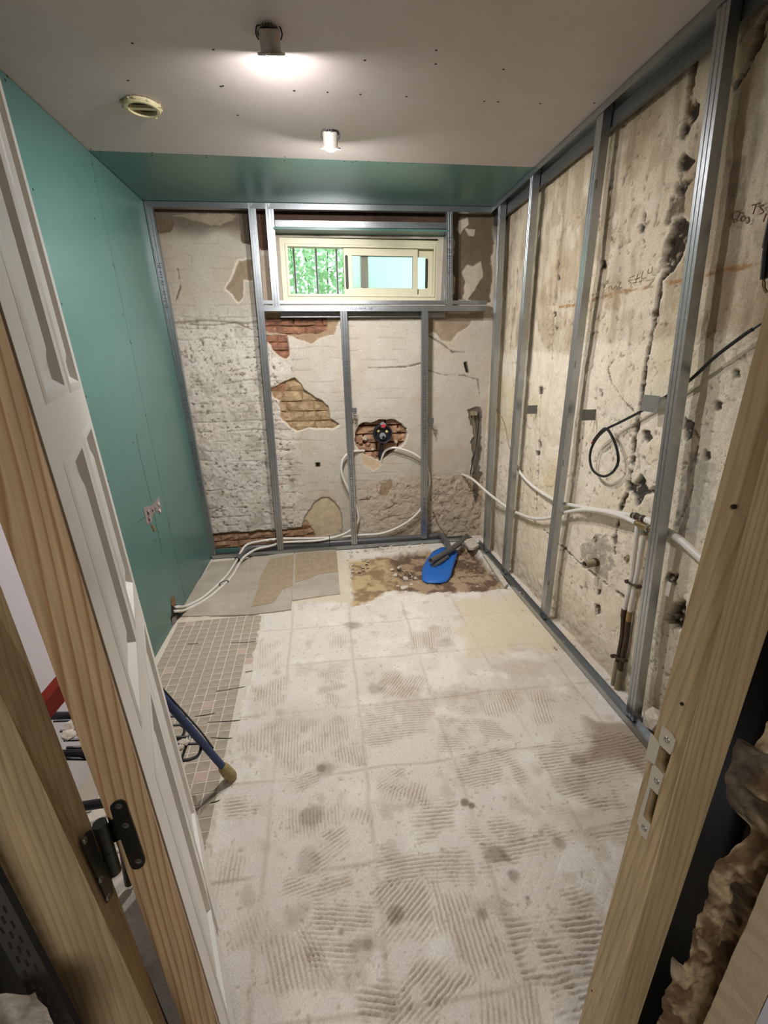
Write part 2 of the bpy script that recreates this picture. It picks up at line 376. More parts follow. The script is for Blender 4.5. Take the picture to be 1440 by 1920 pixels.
# combed adhesive
COMB = [
 ([(487,1207),(524,1207),(520,1250),(484,1250)],(0,1),.6), ([(621,1190),(650,1190),(650,1214),(621,1214)],(0,1),.6),
 ([(475,1296),(533,1272),(533,1336),(466,1336)],(0,1),.9), ([(600,1262),(634,1260),(635,1314),(612,1314)],(.12,1),1),
 ([(560,1247),(643,1243),(643,1257),(560,1262)],(1,-.08),.7), ([(722,1260),(793,1272),(786,1302),(722,1308)],(1,-1.3),1),
 ([(771,1186),(817,1186),(817,1214),(774,1214)],(.05,1),.7), ([(505,1360),(673,1340),(676,1434),(524,1440)],(.04,1),1),
 ([(462,1370),(511,1363),(511,1412),(456,1418)],(-.03,1),.8), ([(682,1324),(802,1317),(808,1370),(689,1394)],(1,-.09),1.1),
 ([(545,1458),(594,1450),(594,1470),(550,1478)],(1,-.3),.9), ([(710,1455),(753,1449),(759,1480),(710,1480)],(1,-.7),1),
 ([(805,1177),(841,1177),(844,1209),(793,1209)],(.1,1),.6), ([(936,1240),(1019,1228),(1023,1266),(959,1272)],(1,.7),.8),
 ([(812,1304),(892,1298),(901,1330),(880,1336),(815,1318)],(1,-.1),.9), ([(905,1304),(972,1292),(972,1336),(914,1343)],(.35,1),.9),
 ([(991,1298),(1023,1295),(1035,1349),(1016,1352)],(.3,1),.9), ([(825,1352),(917,1349),(959,1381),(885,1397),(834,1400)],(1,.05),1.1),
 ([(857,1410),(972,1397),(978,1467),(853,1467)],(1,-.2),1), ([(1004,1397),(1131,1375),(1210,1388),(1200,1451),(1042,1477)],(1,-.17),1),
 ([(430,1501),(508,1501),(508,1524),(430,1530)],(1,-.12),1), ([(537,1515),(634,1504),(634,1547),(540,1565)],(.05,1),.9),
 ([(584,1565),(642,1556),(642,1606),(602,1635)],(1,-.75),1), ([(637,1515),(695,1512),(689,1530),(637,1545)],(.3,-1),.9),
 ([(715,1478),(797,1478),(797,1504),(715,1498)],(.3,-1),1), ([(543,1661),(657,1641),(660,1658),(584,1682)],(1,-.35),.8),
 ([(406,1615),(447,1612),(447,1670),(406,1670)],(-.15,1),.7), ([(786,1508),(840,1498),(856,1562),(795,1565)],(1,-.12),1.1),
 ([(716,1592),(872,1600),(875,1632),(720,1658)],(1,-.12),1.2), ([(888,1556),(1047,1521),(1057,1565),(904,1588)],(1,-.12),1.2),
 ([(907,1588),(1047,1565),(1015,1597),(913,1629)],(1,-.14),1.2), ([(1031,1460),(1159,1460),(1153,1508),(1099,1511)],(1,-.15),1),
 ([(1118,1549),(1178,1540),(1172,1565),(1121,1578)],(1,-.15),1), ([(1063,1680),(1105,1668),(1115,1690),(1073,1706)],(1,-.25),1.1),
 ([(955,1725),(1126,1725),(1109,1805),(966,1827)],(1,-.13),1.5), ([(494,1776),(579,1770),(619,1833),(522,1867)],(.25,1),1.2),
 ([(585,1688),(712,1696),(668,1753),(648,1810),(585,1803)],(1,.06),1.5), ([(716,1668),(790,1656),(813,1753),(722,1759)],(.75,-1),1.3),
 ([(807,1662),(870,1668),(961,1822),(892,1822),(813,1725)],(.3,1),1.2), ([(665,1850),(750,1850),(744,1915),(665,1915)],(1,.12),1.4),
 ([(767,1799),(887,1833),(847,1879),(750,1920),(744,1901)],(.85,-1),1.4), ([(910,1873),(995,1856),(995,1920),(910,1920)],(.1,1),1.2),
 ([(1046,1844),(1109,1844),(1086,1918),(1046,1901)],(1,-.25),1.3), ([(430,1720),(500,1710),(500,1760),(440,1760)],(.3,1),.6),
 ([(560,1700),(585,1760),(640,1850),(610,1860),(560,1790)],(.45,1),.9), ([(1040,1195),(1075,1215),(1040,1240),(1000,1225)],(1,-.1),.5),
]
warp = (fbm(U, V, 5, 51, 3)-.5)*.03
for k, (poly, d, amp) in enumerate(COMB):
    P = fq(poly); c = np.mean(P, 0); pc = np.mean(poly, 0)
    a = np.array(fl(pc)[:2]); b = np.array(fl((pc[0]+d[0]*12, pc[1]+d[1]*12))[:2]); t = (b-a)/np.linalg.norm(b-a)
    i = (np.abs(U-c[0]) < .35) & (np.abs(V-c[1]) < .35)
    rr = np.where(i.any(1))[0]; cc = np.where(i.any(0))[0]
    if not len(rr) or not len(cc): continue
    sl = (slice(rr[0], rr[-1]+1), slice(cc[0], cc[-1]+1)); u, v = U[sl], V[sl]
    s = sdf(u, v, P)+(fbm(u, v, 16, 60+k, 3)-.5)*.06
    s = s-.014+(fbm(u, v, 40, 160+k, 2)-.5)*.04; m = sstep(.016, -.03, s)
    al = (u-c[0])*t[0]+(v-c[1])*t[1]; x = -(u-c[0])*t[1]+(v-c[1])*t[0]+warp[sl]*.45+al*al*.35*math.sin(k*2.3)
    per = .0127+.0012*math.sin(k*1.7); x = x+(fbm(u, v, 45, 130+k, 2)-.5)*.004
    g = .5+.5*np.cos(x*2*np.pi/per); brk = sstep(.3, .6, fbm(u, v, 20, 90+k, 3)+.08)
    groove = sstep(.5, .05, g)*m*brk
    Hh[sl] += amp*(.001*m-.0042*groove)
    tint[sl] = mixc(tint[sl], col3(C(204, 191, 172)), m*.3); tint[sl] = mixc(tint[sl], col3(C(142, 122, 98)), groove*.5*min(1, .45+.5*amp))  # groove shade painted into the colour along the sunk lines
# brown smears, wet patch, chipped spots
for (x, y, r, k) in [(660,1172,17,.6),(700,1288,20,.5),(872,1503,10,1),(885,1510,9,1),(930,1600,22,.7),(962,1640,14,.7),(990,1683,8,.8),(905,1715,13,.6),(612,1442,20,.55),
                     (585,1530,24,.5),(570,1620,30,.4),(545,1725,32,.4),(690,1770,14,.7),(745,1715,18,.6),(1050,1580,14,.6),(1085,1425,22,.55),(640,1748,8,.7),(665,1775,18,.5),(835,1205,20,.25),(950,1610,12,.7),(1015,1560,10,.5),(600,1440,10,.6)]:
    p = fl((x, y)); R = np.linalg.norm(fl((x+r, y))-p)
    d = np.hypot(U-p[0], V-p[1])/R+(fbm(U, V, 18, x, 3)-.5)*1.3
    tint = mixc(tint, col3(C(112, 94, 74)), sstep(1.1, .4, d)*k*.8)
s = sdf(U, V, fq([(1112,1352),(1165,1348),(1240,1410),(1215,1455),(1150,1425),(1090,1432),(1110,1395)]))+(fbm(U, V, 9, 71, 3)-.5)*.12
tint = mixc(tint, col3(C(150, 132, 110)), sstep(.02, -.03, s)*.8)
# smooth sandy patch by the studs and beside the pit
s = sdf(U, V, fq([(860,1130),(980,1110),(1060,1200),(1040,1222),(880,1225)]))+(fbm(U, V, 7, 72, 3)-.5)*.2
tint = mixc(tint, col3(C(214, 198, 168)), sstep(.05, -.06, s)*.8)
# the pit where the waste pipe was dug out
PIT = fq([(655,1052),(705,1042),(800,1030),(885,1022),(915,1058),(938,1085),(950,1103),(880,1112),(800,1112),(735,1106),(705,1125),(662,1136)])
s = sdf(U, V, PIT)+(fbm(U, V, 12, 73, 4)-.5)*.08
m = sstep(.02, -.03, s); deep = sstep(.66, .74, U+(fbm(U, V, 8, 74, 2)-.5)*.15-.15)
Hh += m*(-.012-.028*sstep(.36, .52, U+(fbm(U, V, 9, 75, 2)-.5)*.1)*sstep(2.82, 2.92, V)+(fbm(U, V, 30, 76, 4)-.5)*.022)
sand = mixc(np.ones(tint.shape)*col3(C(186, 162, 120)), col3(C(140, 112, 80)), sstep(.4, .65, fbm(U, V, 16, 77, 4)))
dirt = mixc(np.ones(tint.shape)*col3(C(160, 136, 106)), col3(C(98, 74, 54)), sstep(.42, .6, fbm(U, V, 14, 78, 4)))
tint = mixc(tint, mixc(sand, dirt, sstep(.38, .5, U)), m*.95)
crumb = np.exp(-(s/.025)**2)*sstep(.5, .62, fbm(U, V, 34, 79, 3)); Hh += crumb*.006; tint = mixc(tint, col3(C(214, 204, 186)), crumb*.7)
# sunken bed of the mosaic on the other side, white grout ridge along its edge
MOS = fq([(323,1164),(400,1154),(497,1152),(484,1200),(472,1250),(457,1318),(440,1380),(418,1468),(404,1545),(380,1650),(360,1720),(150,1720),(100,1500)])
s = sdf(U, V, MOS)+(fbm(U, V, 22, 81, 3)-.5)*.03
m = sstep(.006, -.006, s); Hh = Hh*(1-m)-.0034*m; tint = mixc(tint, col3(C(212, 203, 188)), m)
lip = np.exp(-(s/.012)**2); Hh += lip*.005*sstep(.35, .6, fbm(U, V, 25, 82, 2)); tint = mixc(tint, col3(C(220, 212, 196)), lip*.7)
# lighter dusty ground under the big tiles
s = sdf(U, V, fq([(397,1050),(640,1030),(655,1055),(660,1130),(550,1130),(480,1152),(320,1165)]))
tint = mixc(tint, col3(C(206, 192, 164)), sstep(.02, -.02, s)*.6)
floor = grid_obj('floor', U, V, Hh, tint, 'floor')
tag(floor, 'dusty screed floor with combed tile adhesive and printed tile joints', kind='structure')

# mosaic tiles, each a part of the floor
def mosaic_mesh(m, seed):
    rnd = random.Random(seed); a = .0222
    def ring(e, z): return [(-e+rnd.uniform(-.0007, .0007), -e, z), (e, -e+rnd.uniform(-.0007, .0007), z), (e, e, z), (-e, e, z)]
    b = MB(); b.loft([ring(a, -.008), ring(a, -.001), ring(a-.0012, .0)])
    o = b.obj('tile', m); me = o.data; bpy.data.objects.remove(o); return me
mos_meshes = [mosaic_mesh('mosaic', k) for k in range(4)]+[mosaic_mesh('mosaic_p', 9)]
MOSa = np.array(MOS); cnt = 0; p_ = .0485; ca, sa = math.cos(.035), math.sin(.035); cand = []
for i in range(-14, 14):
    for j in range(-24, 24):
        x = -.68+ca*i*p_-sa*j*p_; y = 1.75+sa*i*p_+ca*j*p_
        if x < XL(0, 0)+.03: continue
        if y < 1.02 or (y < 1.45 and x < -.62): continue
        s_ = sdf(np.array([[x]]), np.array([[y]]), MOS)[0, 0]
        if s_ < -.018: cand.append((x, y))
random.shuffle(cand); cand = sorted(cand[:320], key=lambda c: c[1])[:300]
for x, y in cand:
    me = random.choice(mos_meshes[:4]) if random.random() > .045 else mos_meshes[4]
    o = bpy.data.objects.new('tile', me); COL.objects.link(o); o.parent = floor
    o.location = (x, y, -.002+random.uniform(-.0007, .0006)); o.rotation_euler = (random.uniform(-.008, .008), random.uniform(-.008, .008), .035+random.uniform(-.015, .015))
cr = MB()      # black cracked grout lines
for a, b in [((460,1260),(498,1252)),((405,1296),(460,1287)),((365,1343),(403,1337)),((390,1354),(464,1349)),((433,1205),(479,1203)),((395,1383),(440,1384)),((352,1207),(372,1206)),((395,1505),(412,1500))]:
    cr.tube([fl(a, -.001), fl(((a[0]+b[0])/2, (a[1]+b[1])/2+.6), -.0006), fl(b, -.001)], .0014, 5, 3)
tag(cr.obj('cracked_joint', 'black', floor), kind='stuff')
# three large grey tiles in the back corner
def slab_tile(qs, z=.009, m='slab'):
    P = [fl(q, z) for q in qs]; b = MB()
    b.loft([[p-np.array([0, 0, .009]) for p in P], [p-np.array([0, 0, .001]) for p in P], [p+(np.mean(P, 0)-p)*.008 for p in P]])
    return b.obj('floor_tile', m, floor)
slab_tile([(396,1054),(470,1046),(462,1152),(342,1155),(332,1146)])
slab_tile([(471,1045.5),(551.5,1034),(546,1142),(484,1150),(463,1152)])
slab_tile([(553,1033.5),(631,1031),(637.5,1112.5),(547.5,1125)])
def glue(qs, z=.0096):
    P = [fl(q, z) for q in qs]; b = MB(); b.slab(P, (0, 0, 1), .0015); return b
g1 = glue([(506,1050),(551,1040),(548,1098),(530,1105),(512,1130),(470,1138),(482,1108),(488,1082)])
g1.obj('adhesive', 'slab_glue', floor)
g2 = glue([(554,1038),(630,1033),(634,1072),(600,1076),(575,1086),(553,1092)]); g2.obj('adhesive', 'slab_glue', floor)
for x in (568, 584, 600, 616):
    b = MB(); b.tube([fl((x, 1036), .0106), fl((x+2, 1072), .0106)], .0022, 5, 1); b.obj('comb_ridge', 'slab_glue', floor)
for x in (515, 527, 540):
    b = MB(); b.tube([fl((x, 1046), .0106), fl((x-6, 1110), .0106)], .0022, 5, 1); b.obj('comb_ridge', 'slab_glue', floor)
# a pale tile strip beside the door
slab_tile([(100,1420),(175,1400),(205,1440),(170,1520),(140,1530)], .004)

# ================================================================== OLD WALL AT THE BACK
def bq(qs): return [(p[0], p[2]) for p in (back(q, OB) for q in qs)]
xs = np.arange(-1.18, 1.42, .006); zs = np.arange(-.06, 2.47, .006)
U, V = np.meshgrid(xs, zs)
D = (fbm(U, V, 2.5, 101, 3)-.5)*-.012+(fbm(U, V, 14, 102, 4)-.5)*-.006
base = np.ones(U.shape+(3,))*col3(C(196, 187, 169))
base = mixc(base, col3(C(190, 174, 148)), sstep(.45, .7, fbm(U, V, 3, 103, 4))*.65)
base = mixc(base, col3(C(206, 198, 184)), sstep(.5, .75, fbm(U, V, 7, 104, 4))*.6)
# left third is rough and spotty, courses shine through
rough = sstep(-.12, -.32, U)*sstep(1.85, 1.7, V)
D += rough*(fbm(U, V, 40, 105, 4)-.5)*-.012
row = np.abs(((V+(fbm(U, V, 4, 106, 2)-.5)*.05) % .072)-.036)
crk = sstep(.0055, .001, row)*sstep(.46, .6, fbm(U, V, 9, 107, 3))*sstep(.95, .75, U)
D += crk*.005*(.35+rough); base = mixc(base, col3(C(112, 98, 80)), crk*(.3+.6*rough))
sp = fbm(U, V*1.4, 32, 108, 4, .6); spot = sstep(.67, .74, sp)*(rough*.8+.1)
base = mixc(base, col3(C(98, 84, 66)), spot*.85); D += spot*.006
base = mixc(base, col3(C(226, 219, 206)), rough*.45*(1-spot)); sp2 = sstep(.7, .78, fbm(U, V, 60, 109, 2))*rough; base = mixc(base, col3(C(110, 98, 80)), sp2*.6)
base = mixc(base, col3(C(150, 140, 122)), rough*sstep(.5, .72, fbm(U, V, 11, 110, 3))*.4)
# grey smooth zone at the upper left, dark sunken band along the top
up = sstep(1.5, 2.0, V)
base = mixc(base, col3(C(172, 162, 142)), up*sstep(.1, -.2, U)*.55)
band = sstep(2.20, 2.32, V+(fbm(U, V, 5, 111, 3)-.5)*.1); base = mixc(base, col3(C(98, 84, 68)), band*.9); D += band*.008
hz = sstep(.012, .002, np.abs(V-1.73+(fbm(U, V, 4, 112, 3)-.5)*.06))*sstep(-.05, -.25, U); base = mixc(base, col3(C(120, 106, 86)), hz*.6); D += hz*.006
def patch(qs, col, depth, jit=.03, sc=18, seed=200, soft=.004, k=1., rim=None):
    global D, base
    s = sdf(U, V, bq(qs))+(fbm(U, V, sc, seed, 3)-.5)*jit
    m = sstep(soft, -soft, s); D = D*(1-m*.5)+m*depth
    c = np.asarray(col3(col)); n = .8+.4*fbm(U, V, 30, seed+5, 3)
    base = base*(1-(m*k)[..., None])+(c*n[..., None])*(m*k)[..., None]
    if rim:
        r = np.exp(-((s-.004)/.006)**2); base = mixc(base, col3(rim), r*.7)
    return s, m
MORT = C(140, 122, 98)
patch([(320,404),(362,400),(420,398),(442,404),(430,416),(415,424),(395,422),(375,413),(345,407)], C(150, 136, 112), .006, seed=210)
patch([(288,410),(320,410),(327,420),(318,434),(298,437)], C(112, 95, 74), .008, seed=211)
patch([(425,540),(436,522),(441,505),(447,490),(472,486),(474,526),(458,526),(455,560),(447,568),(440,555)], C(146, 128, 104), .007, seed=212, rim=C(226, 216, 196))
patch([(445,395),(468,395),(470,460),(455,455),(447,430)], C(92, 80, 66), .008, seed=213)
patch([(469,388),(510,388),(512,462),(490,468),(478,458)], C(84, 62, 48), .014, seed=214)
patch([(480,482),(500,478),(520,560),(488,568)], C(170, 150, 128), .005, seed=215, k=.8)
patch([(498,585),(640,584),(640,596),(625,628),(600,632),(585,645),(568,640),(552,632),(500,626)], C(158, 134, 104), .010, seed=216)
patch([(640,585),(905,585),(905,600),(640,600)], C(148, 132, 110), .004, seed=217, k=.8)
patch([(800,598),(885,598),(878,612),(858,626),(845,640),(828,636),(812,622),(803,625)], C(154, 136, 112), .006, seed=218)
patch([(852,396),(925,396),(920,566),(852,566)], C(112, 97, 78), .012, jit=.05, seed=219)
patch([(860,412),(878,405),(884,420),(870,430),(864,440),(858,428)], C(200, 190, 170), .002, seed=220)
patch([(868,510),(876,495),(890,500),(902,492),(905,520),(890,545),(876,565),(868,560),(875,530)], C(196, 184, 160), .002, seed=221)
patch([(874,428),(894,428),(890,442),(880,440)], C(196, 186, 164), .002, seed=222)
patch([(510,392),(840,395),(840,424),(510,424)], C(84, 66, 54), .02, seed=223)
# big hole at the middle with yellow bricks, red patch over it, the strip at the foot
YEL = [(506,730),(530,717),(552,709),(560,717),(577,737),(602,750),(615,762),(620,785),(635,796),(627,804),(580,802),(557,809),(545,802),(532,790),(526,782),(524,752),(512,745)]
sY, _ = patch(YEL, C(150, 124, 86), .026, jit=.016, sc=26, seed=230, rim=C(222, 212, 190))
RED = [(500,628),(538,628),(543,667),(537,673),(523,668),(512,657),(508,647),(500,640)]
sR, _ = patch(RED, C(130, 88, 64), .022, jit=.012, sc=26, seed=231, rim=C(206, 190, 162))
RED2 = [(500,597),(540,594),(612,594),(613,614),(597,626),(570,625),(543,627),(497,620)]
sR2, _ = patch(RED2, C(120, 84, 62), .022, jit=.016, sc=26, seed=232)
FOOT = [(396,1002),(440,998),(460,999),(490,995),(520,996),(545,992),(566,990),(574,976),(581,985),(590,1002),(592,1030),(396,1044)]
sF, _ = patch(FOOT, C(150, 116, 84), .024, jit=.014, sc=30, seed=233, rim=C(96, 78, 58))
patch([(568,988),(578,958),(600,936),(616,932),(628,942),(640,962),(640,1000),(595,1008)], C(196, 178, 146), .010, seed=234, rim=C(110, 92, 70))
HOLE = [(667,812),(672,800),(681,793),(696,793),(712,787),(740,788),(752,796),(761,804),(764,814),(760,830),(752,836),(732,850),(721,858),(712,863),(702,860),(690,855),(676,847),(669,837),(666,825)]
sH, _ = patch(HOLE, C(104, 60, 42), .058, jit=.016, sc=34, seed=235, rim=C(228, 218, 198))
patch([(676,848),(712,866),(720,868),(700,884),(682,872)], C(206, 184, 150), .006, seed=236)
# rough, browner lower band on the rear right, cracks, dark smear in the corner
low = sstep(.62, .5, V+(fbm(U, V, 5, 113, 3)-.5)*.1)*sstep(.0, .5, U)
base = mixc(base, col3(C(186, 168, 142)), low*.7); D += low*(fbm(U, V, 26, 114, 4)-.5)*-.022
rid = np.abs(fbm(U, V, 11, 115, 3)-.5); base = mixc(base, col3(C(104, 88, 70)), low*sstep(.016, .003, rid)*.75); D += low*sstep(.016, .003, rid)*.006
patch([(876,768),(902,762),(902,900),(893,960),(886,900),(884,800)], C(92, 80, 66), .012, jit=.05, seed=237, k=.85)
patch([(712,905),(735,900),(730,930),(712,930)], C(150, 124, 92), .004, jit=.06, seed=238, k=.7)
patch([(870,680),(876,678),(880,700),(874,698)], C(50, 40, 32), .02, jit=.01, seed=239)
patch([(592,868),(600,868),(600,876),(592,876)], C(40, 32, 26), .02, jit=.002, seed=240)
for k, ln in enumerate([[(345,607),(400,610),(440,604),(472,618)],[(333,505),(338,540),(328,565)],[(805,630),(830,645),(848,660),(870,660)],[(790,690),(830,703),(870,704),(896,712),(900,740)],[(672,938),(692,936)],[(718,958),(738,948),(742,925)],[(840,1010),(822,985),(812,960)],[(690,690),(760,688),(795,680)]]):
    d, _s = linedist(U, V, bq(ln)); d = d+(fbm(U, V, 30, 250+k, 2)-.5)*.012
    m = sstep(.006, .001, d); base = mixc(base, col3(C(98, 84, 66)), m*.8); D += m*.006
base = base*np.array([.90, .90, .93])
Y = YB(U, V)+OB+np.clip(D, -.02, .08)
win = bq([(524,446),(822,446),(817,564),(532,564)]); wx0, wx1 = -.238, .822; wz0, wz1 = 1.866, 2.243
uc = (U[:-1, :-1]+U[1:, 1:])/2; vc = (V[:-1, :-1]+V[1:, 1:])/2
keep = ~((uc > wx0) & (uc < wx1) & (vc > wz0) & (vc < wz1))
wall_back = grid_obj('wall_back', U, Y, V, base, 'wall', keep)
tag(wall_back, 'old plaster wall under the window with broken plaster showing bricks', kind='structure')
# outer skin of the wall around the window opening
rv = MB()
for (x0, x1, z0, z1) in [(wx0-.06, wx0, wz0-.06, wz1+.06), (wx1, wx1+.06, wz0-.06, wz1+.06), (wx0, wx1, wz1, wz1+.06), (wx0, wx1, wz0-.06, wz0)]:
    y0 = YB(.3, 2.05)+OB+.03
    rv.box8([(x0, y0, z0), (x1, y0, z0), (x1, y0+.26, z0), (x0, y0+.26, z0), (x0, y0, z1), (x1, y0, z1), (x1, y0+.26, z1), (x0, y0+.26, z1)])
rv.obj('window_reveal', 'rubble', wall_back)
# bricks laid bare, each a part of the wall
def brick_at(x, z, wdt, hgt, depth, m, th=.05):
    y0 = float(YB(x, z))+OB+depth; b = MB(); nx, nz = 5, 3; rnd = random.Random(int((x*1000+z*77)*10))
    front = [[(x-wdt/2+wdt*i/(nx-1)+(rnd.uniform(-.003, .003)), y0+rnd.uniform(-.005, .006)+(.006 if i in (0, nx-1) or j in (0, nz-1) else 0), z-hgt/2+hgt*j/(nz-1)+rnd.uniform(-.003, .003)) for i in range(nx)] for j in range(nz)]
    vs = [p for r in front for p in r]; fs = [(j*nx+i, j*nx+i+1, (j+1)*nx+i+1, (j+1)*nx+i) for j in range(nz-1) for i in range(nx-1)]
    ed = [i for i in range(nx)]+[j*nx+nx-1 for j in range(1, nz)]+[(nz-1)*nx+i for i in range(nx-2, -1, -1)]+[j*nx for j in range(nz-2, 0, -1)]
    n0 = len(vs); vs += [(vs[i][0], y0+th, vs[i][2]) for i in ed]
    for k in range(len(ed)):
        l = (k+1) % len(ed); fs.append((ed[k], ed[l], n0+l, n0+k))
    b.add(vs, fs); return b.obj('brick', m, wall_back)
def bricks(poly, depth, pick, ch=.064, bw=.205, gap=.012, zoff=0, xoff=0):
    P = np.array(bq(poly)); x0, z0 = P.min(0); x1, z1 = P.max(0); j = 0; z = z0+ch/2+zoff
    while z-ch/2 < z1:
        x = x0-bw*(.5 if j % 2 else .1)+xoff
        while x-bw/2 < x1:
            g = [(x+a*bw*.42, z+c*ch*.35) for a in (-1, -.5, 0, .5, 1) for c in (-1, 0, 1)]
            s_ = sdf(np.array([[a for a, c in g]]), np.array([[c for a, c in g]]), P)
            if (s_ < -.004).sum() >= 2: brick_at(x, z, bw-gap, ch-gap, depth, pick(x, z))
            x += bw
        z += ch; j += 1
yc = bq([(528, 740)])[0]
bricks(YEL, .013, lambda x, z: 'brick' if x < yc[0] and z > yc[1] else 'brick_y', ch=.074, bw=.2, xoff=.03)
bricks(RED, .009, lambda x, z: 'brick', ch=.056, bw=.19)
bricks(RED2, .011, lambda x, z: 'brick_o' if z < 1.66 else 'brick', ch=.055, bw=.2)
bricks(FOOT, .012, lambda x, z: 'brick_o', ch=.062, bw=.22)
bricks(HOLE, .036, lambda x, z: 'brick_o', ch=.068, bw=.17, gap=.014)

# ================================================================== OLD WALL ON THE RIGHT
def rq(qs): return [(p[1], p[2]) for p in (right(q, OR) for q in qs)]
ys = np.arange(.9, 3.62, .0058); zs = np.arange(-.06, 2.47, .0058)
U, V = np.meshgrid(ys, zs)
D = (fbm(U, V, 2.2, 301, 3)-.5)*-.02+(fbm(U, V, 12, 302, 4)-.5)*-.008
base = np.ones(U.shape+(3,))*col3(C(226, 214, 194))
# an old paint edge at shoulder height: greyish brown above, cream below
edge = 1.50+(fbm(U, V, 6, 303, 3)-.5)*.10
abv = sstep(-.02, .03, V-edge)
base = mixc(base, col3(C(208, 193, 168)), abv*.85)
base = mixc(base, col3(C(218, 206, 180)), (1-abv)*sstep(.42, .68, fbm(U, V, 3.4, 304, 4))*.7)
base = mixc(base, col3(C(206, 186, 138)), (1-abv)*sstep(.52, .72, fbm(U, V, 2.6, 305, 4))*.55)
base = mixc(base, col3(C(168, 148, 120)), abv*sstep(.45, .72, fbm(U*1.6, V*.5, 5, 306, 4))*.7)     # long vertical washes
base = mixc(base, col3(C(146, 134, 116)), sstep(.56, .76, fbm(U*3.2, V*.5, 4, 307, 4))*(.15+.35*abv))
base = mixc(base, col3(C(226, 216, 198)), sstep(.56, .76, fbm(U, V, 8, 308, 4))*.45)
sp = fbm(U, V, 48, 309, 3); 
m2 = sstep(.52, .72, fbm(U*1.3, V*.8, 17, 316, 4)); base = mixc(base, col3(C(160, 142, 114)), m2*(.15+.35*abv))
m2 = sstep(.56, .74, fbm(U*4, V*.35, 5, 317, 4))*sstep(1.2, 1.7, V); base = mixc(base, col3(C(134, 114, 90)), m2*.45)
rid2 = np.abs(fbm(U, V, 8, 318, 4)-.5); m2 = sstep(.008, .001, rid2)*sstep(.48, .6, fbm(U, V, 3.4, 319, 2)); base = mixc(base, col3(C(112, 96, 76)), m2*.55); D += m2*.005
D += (fbm(U, V, 34, 315, 4)-.5)*-.006
m = sstep(.7, .8, sp)*sstep(.4, .6, fbm(U, V, 3, 310, 2)); base = mixc(base, col3(C(104, 90, 72)), m*.7); D += m*.004
rid = np.abs(fbm(U, V, 4.5, 311, 4)-.5); m = sstep(.006, .001, rid)*sstep(.5, .62, fbm(U, V, 2.4, 312, 2)); base = mixc(base, col3(C(116, 100, 80)), m*.6); D += m*.004
ftz = sstep(.25, .0, V+(fbm(U, V, 9, 313, 3)-.5)*.15); base = mixc(base, col3(C(200, 186, 166)), ftz*.7); D += ftz*(fbm(U, V, 24, 314, 3)-.5)*-.02
base = mixc(base, col3(C(150, 132, 104)), sstep(2.2, 2.4, V)*.5)
def rline(qs, wd, col, depth, seed, k=.96, jit=.01, sc=30):
    global D, base
    d, s = linedist(U, V, rq(qs)); ww = wd if not callable(wd) else wd(s)
    d = d+(fbm(U, V, sc, seed, 3)-.5)*jit*2
    m = sstep(1.0, .75, d/ww); n = fbm(U, V, 48, seed+3, 4, .65); lf = 1-.75*sstep(.6, .68, n)
    base = mixc(base, col3(col)*(.35+.9*n[..., None]), m*k*lf); D = D+m*depth*(.2+1.3*(1-n))
def rpatch(qs, col, depth, seed, k=.98, jit=.04, sc=24, soft=.004, rim=None):
    global D, base
    s = sdf(U, V, rq(qs))+(fbm(U, V, sc, seed, 3)-.5)*jit
    m = sstep(soft, -soft, s); n = fbm(U, V, 48, seed+3, 4, .65); lf = 1-.7*sstep(.62, .7, n)
    base = mixc(base, col3(col)*(.35+.9*n[..., None]), m*k*lf); D = D+m*depth*(.15+1.3*(1-n))
    if rim: base = mixc(base, col3(rim), np.exp(-((s-.006)/.008)**2)*.6)
GOU = C(62, 51, 41); GOU2 = C(78, 66, 52)
# the long chase hacked for cables
rline([(1306,85),(1298,140),(1290,205)], .016, C(110, 90, 64), .012, 320)
rpatch([(1300,185),(1312,195),(1308,215),(1290,245),(1275,250),(1282,225)], GOU, .026, 321)
rpatch([(1280,248),(1286,262),(1276,268),(1270,258)], GOU2, .01, 322)
rpatch([(1276,285),(1288,290),(1297,302),(1284,316),(1270,322),(1268,305)], GOU, .024, 323)
rpatch([(1262,345),(1296,336),(1284,352),(1268,372),(1258,364)], GOU, .03, 324)
rpatch([(1258,362),(1280,362),(1278,410),(1250,425),(1244,420),(1252,385)], GOU2, .014, 325, k=.8)
rpatch([(1256,412),(1280,410),(1290,432),(1276,470),(1262,505),(1245,520),(1236,516),(1244,470),(1250,440)], GOU, .03, 326, rim=C(226,214,190))
rline([(1240,515),(1232,560),(1226,590)], .013, GOU2, .014, 327)
rline([(1226,590),(1220,630),(1214,660)], .011, GOU, .018, 328)
rline([(1214,655),(1210,690),(1206,720)], .010, GOU2, .012, 329, jit=.014)
rline([(1206,715),(1200,760),(1188,830)], .012, GOU2, .014, 330, jit=.012)
rline([(1188,830),(1182,880),(1176,920),(1162,955)], .013, GOU2, .014, 331, jit=.014)
rline([(1162,955),(1155,985),(1150,1035)], .009, C(116,104,88), .01, 332, jit=.016)
rpatch([(1172,900),(1186,906),(1200,890),(1208,900),(1212,918),(1226,914),(1228,924),(1206,930),(1198,946),(1190,950),(1186,930),(1174,918)], C(70,66,60), .02, 333, jit=.02, rim=C(224,212,190))
rpatch([(1200,808),(1214,812),(1224,822),(1212,834),(1204,826)], C(84,76,64), .014, 334)
rpatch([(1284,788),(1300,794),(1296,822),(1282,830)], C(80,70,58), .016, 335)
rpatch([(1262,1130),(1284,1128),(1284,1172),(1264,1185),(1252,1160)], C(52,42,36), .05, 336, jit=.02)
rpatch([(1250,1076),(1270,1078),(1266,1094),(1252,1090)], C(84,74,62), .016, 337)
rpatch([(1440,10),(1440,70),(1425,95),(1412,112),(1410,95),(1420,50)], C(58,46,36), .03, 338)
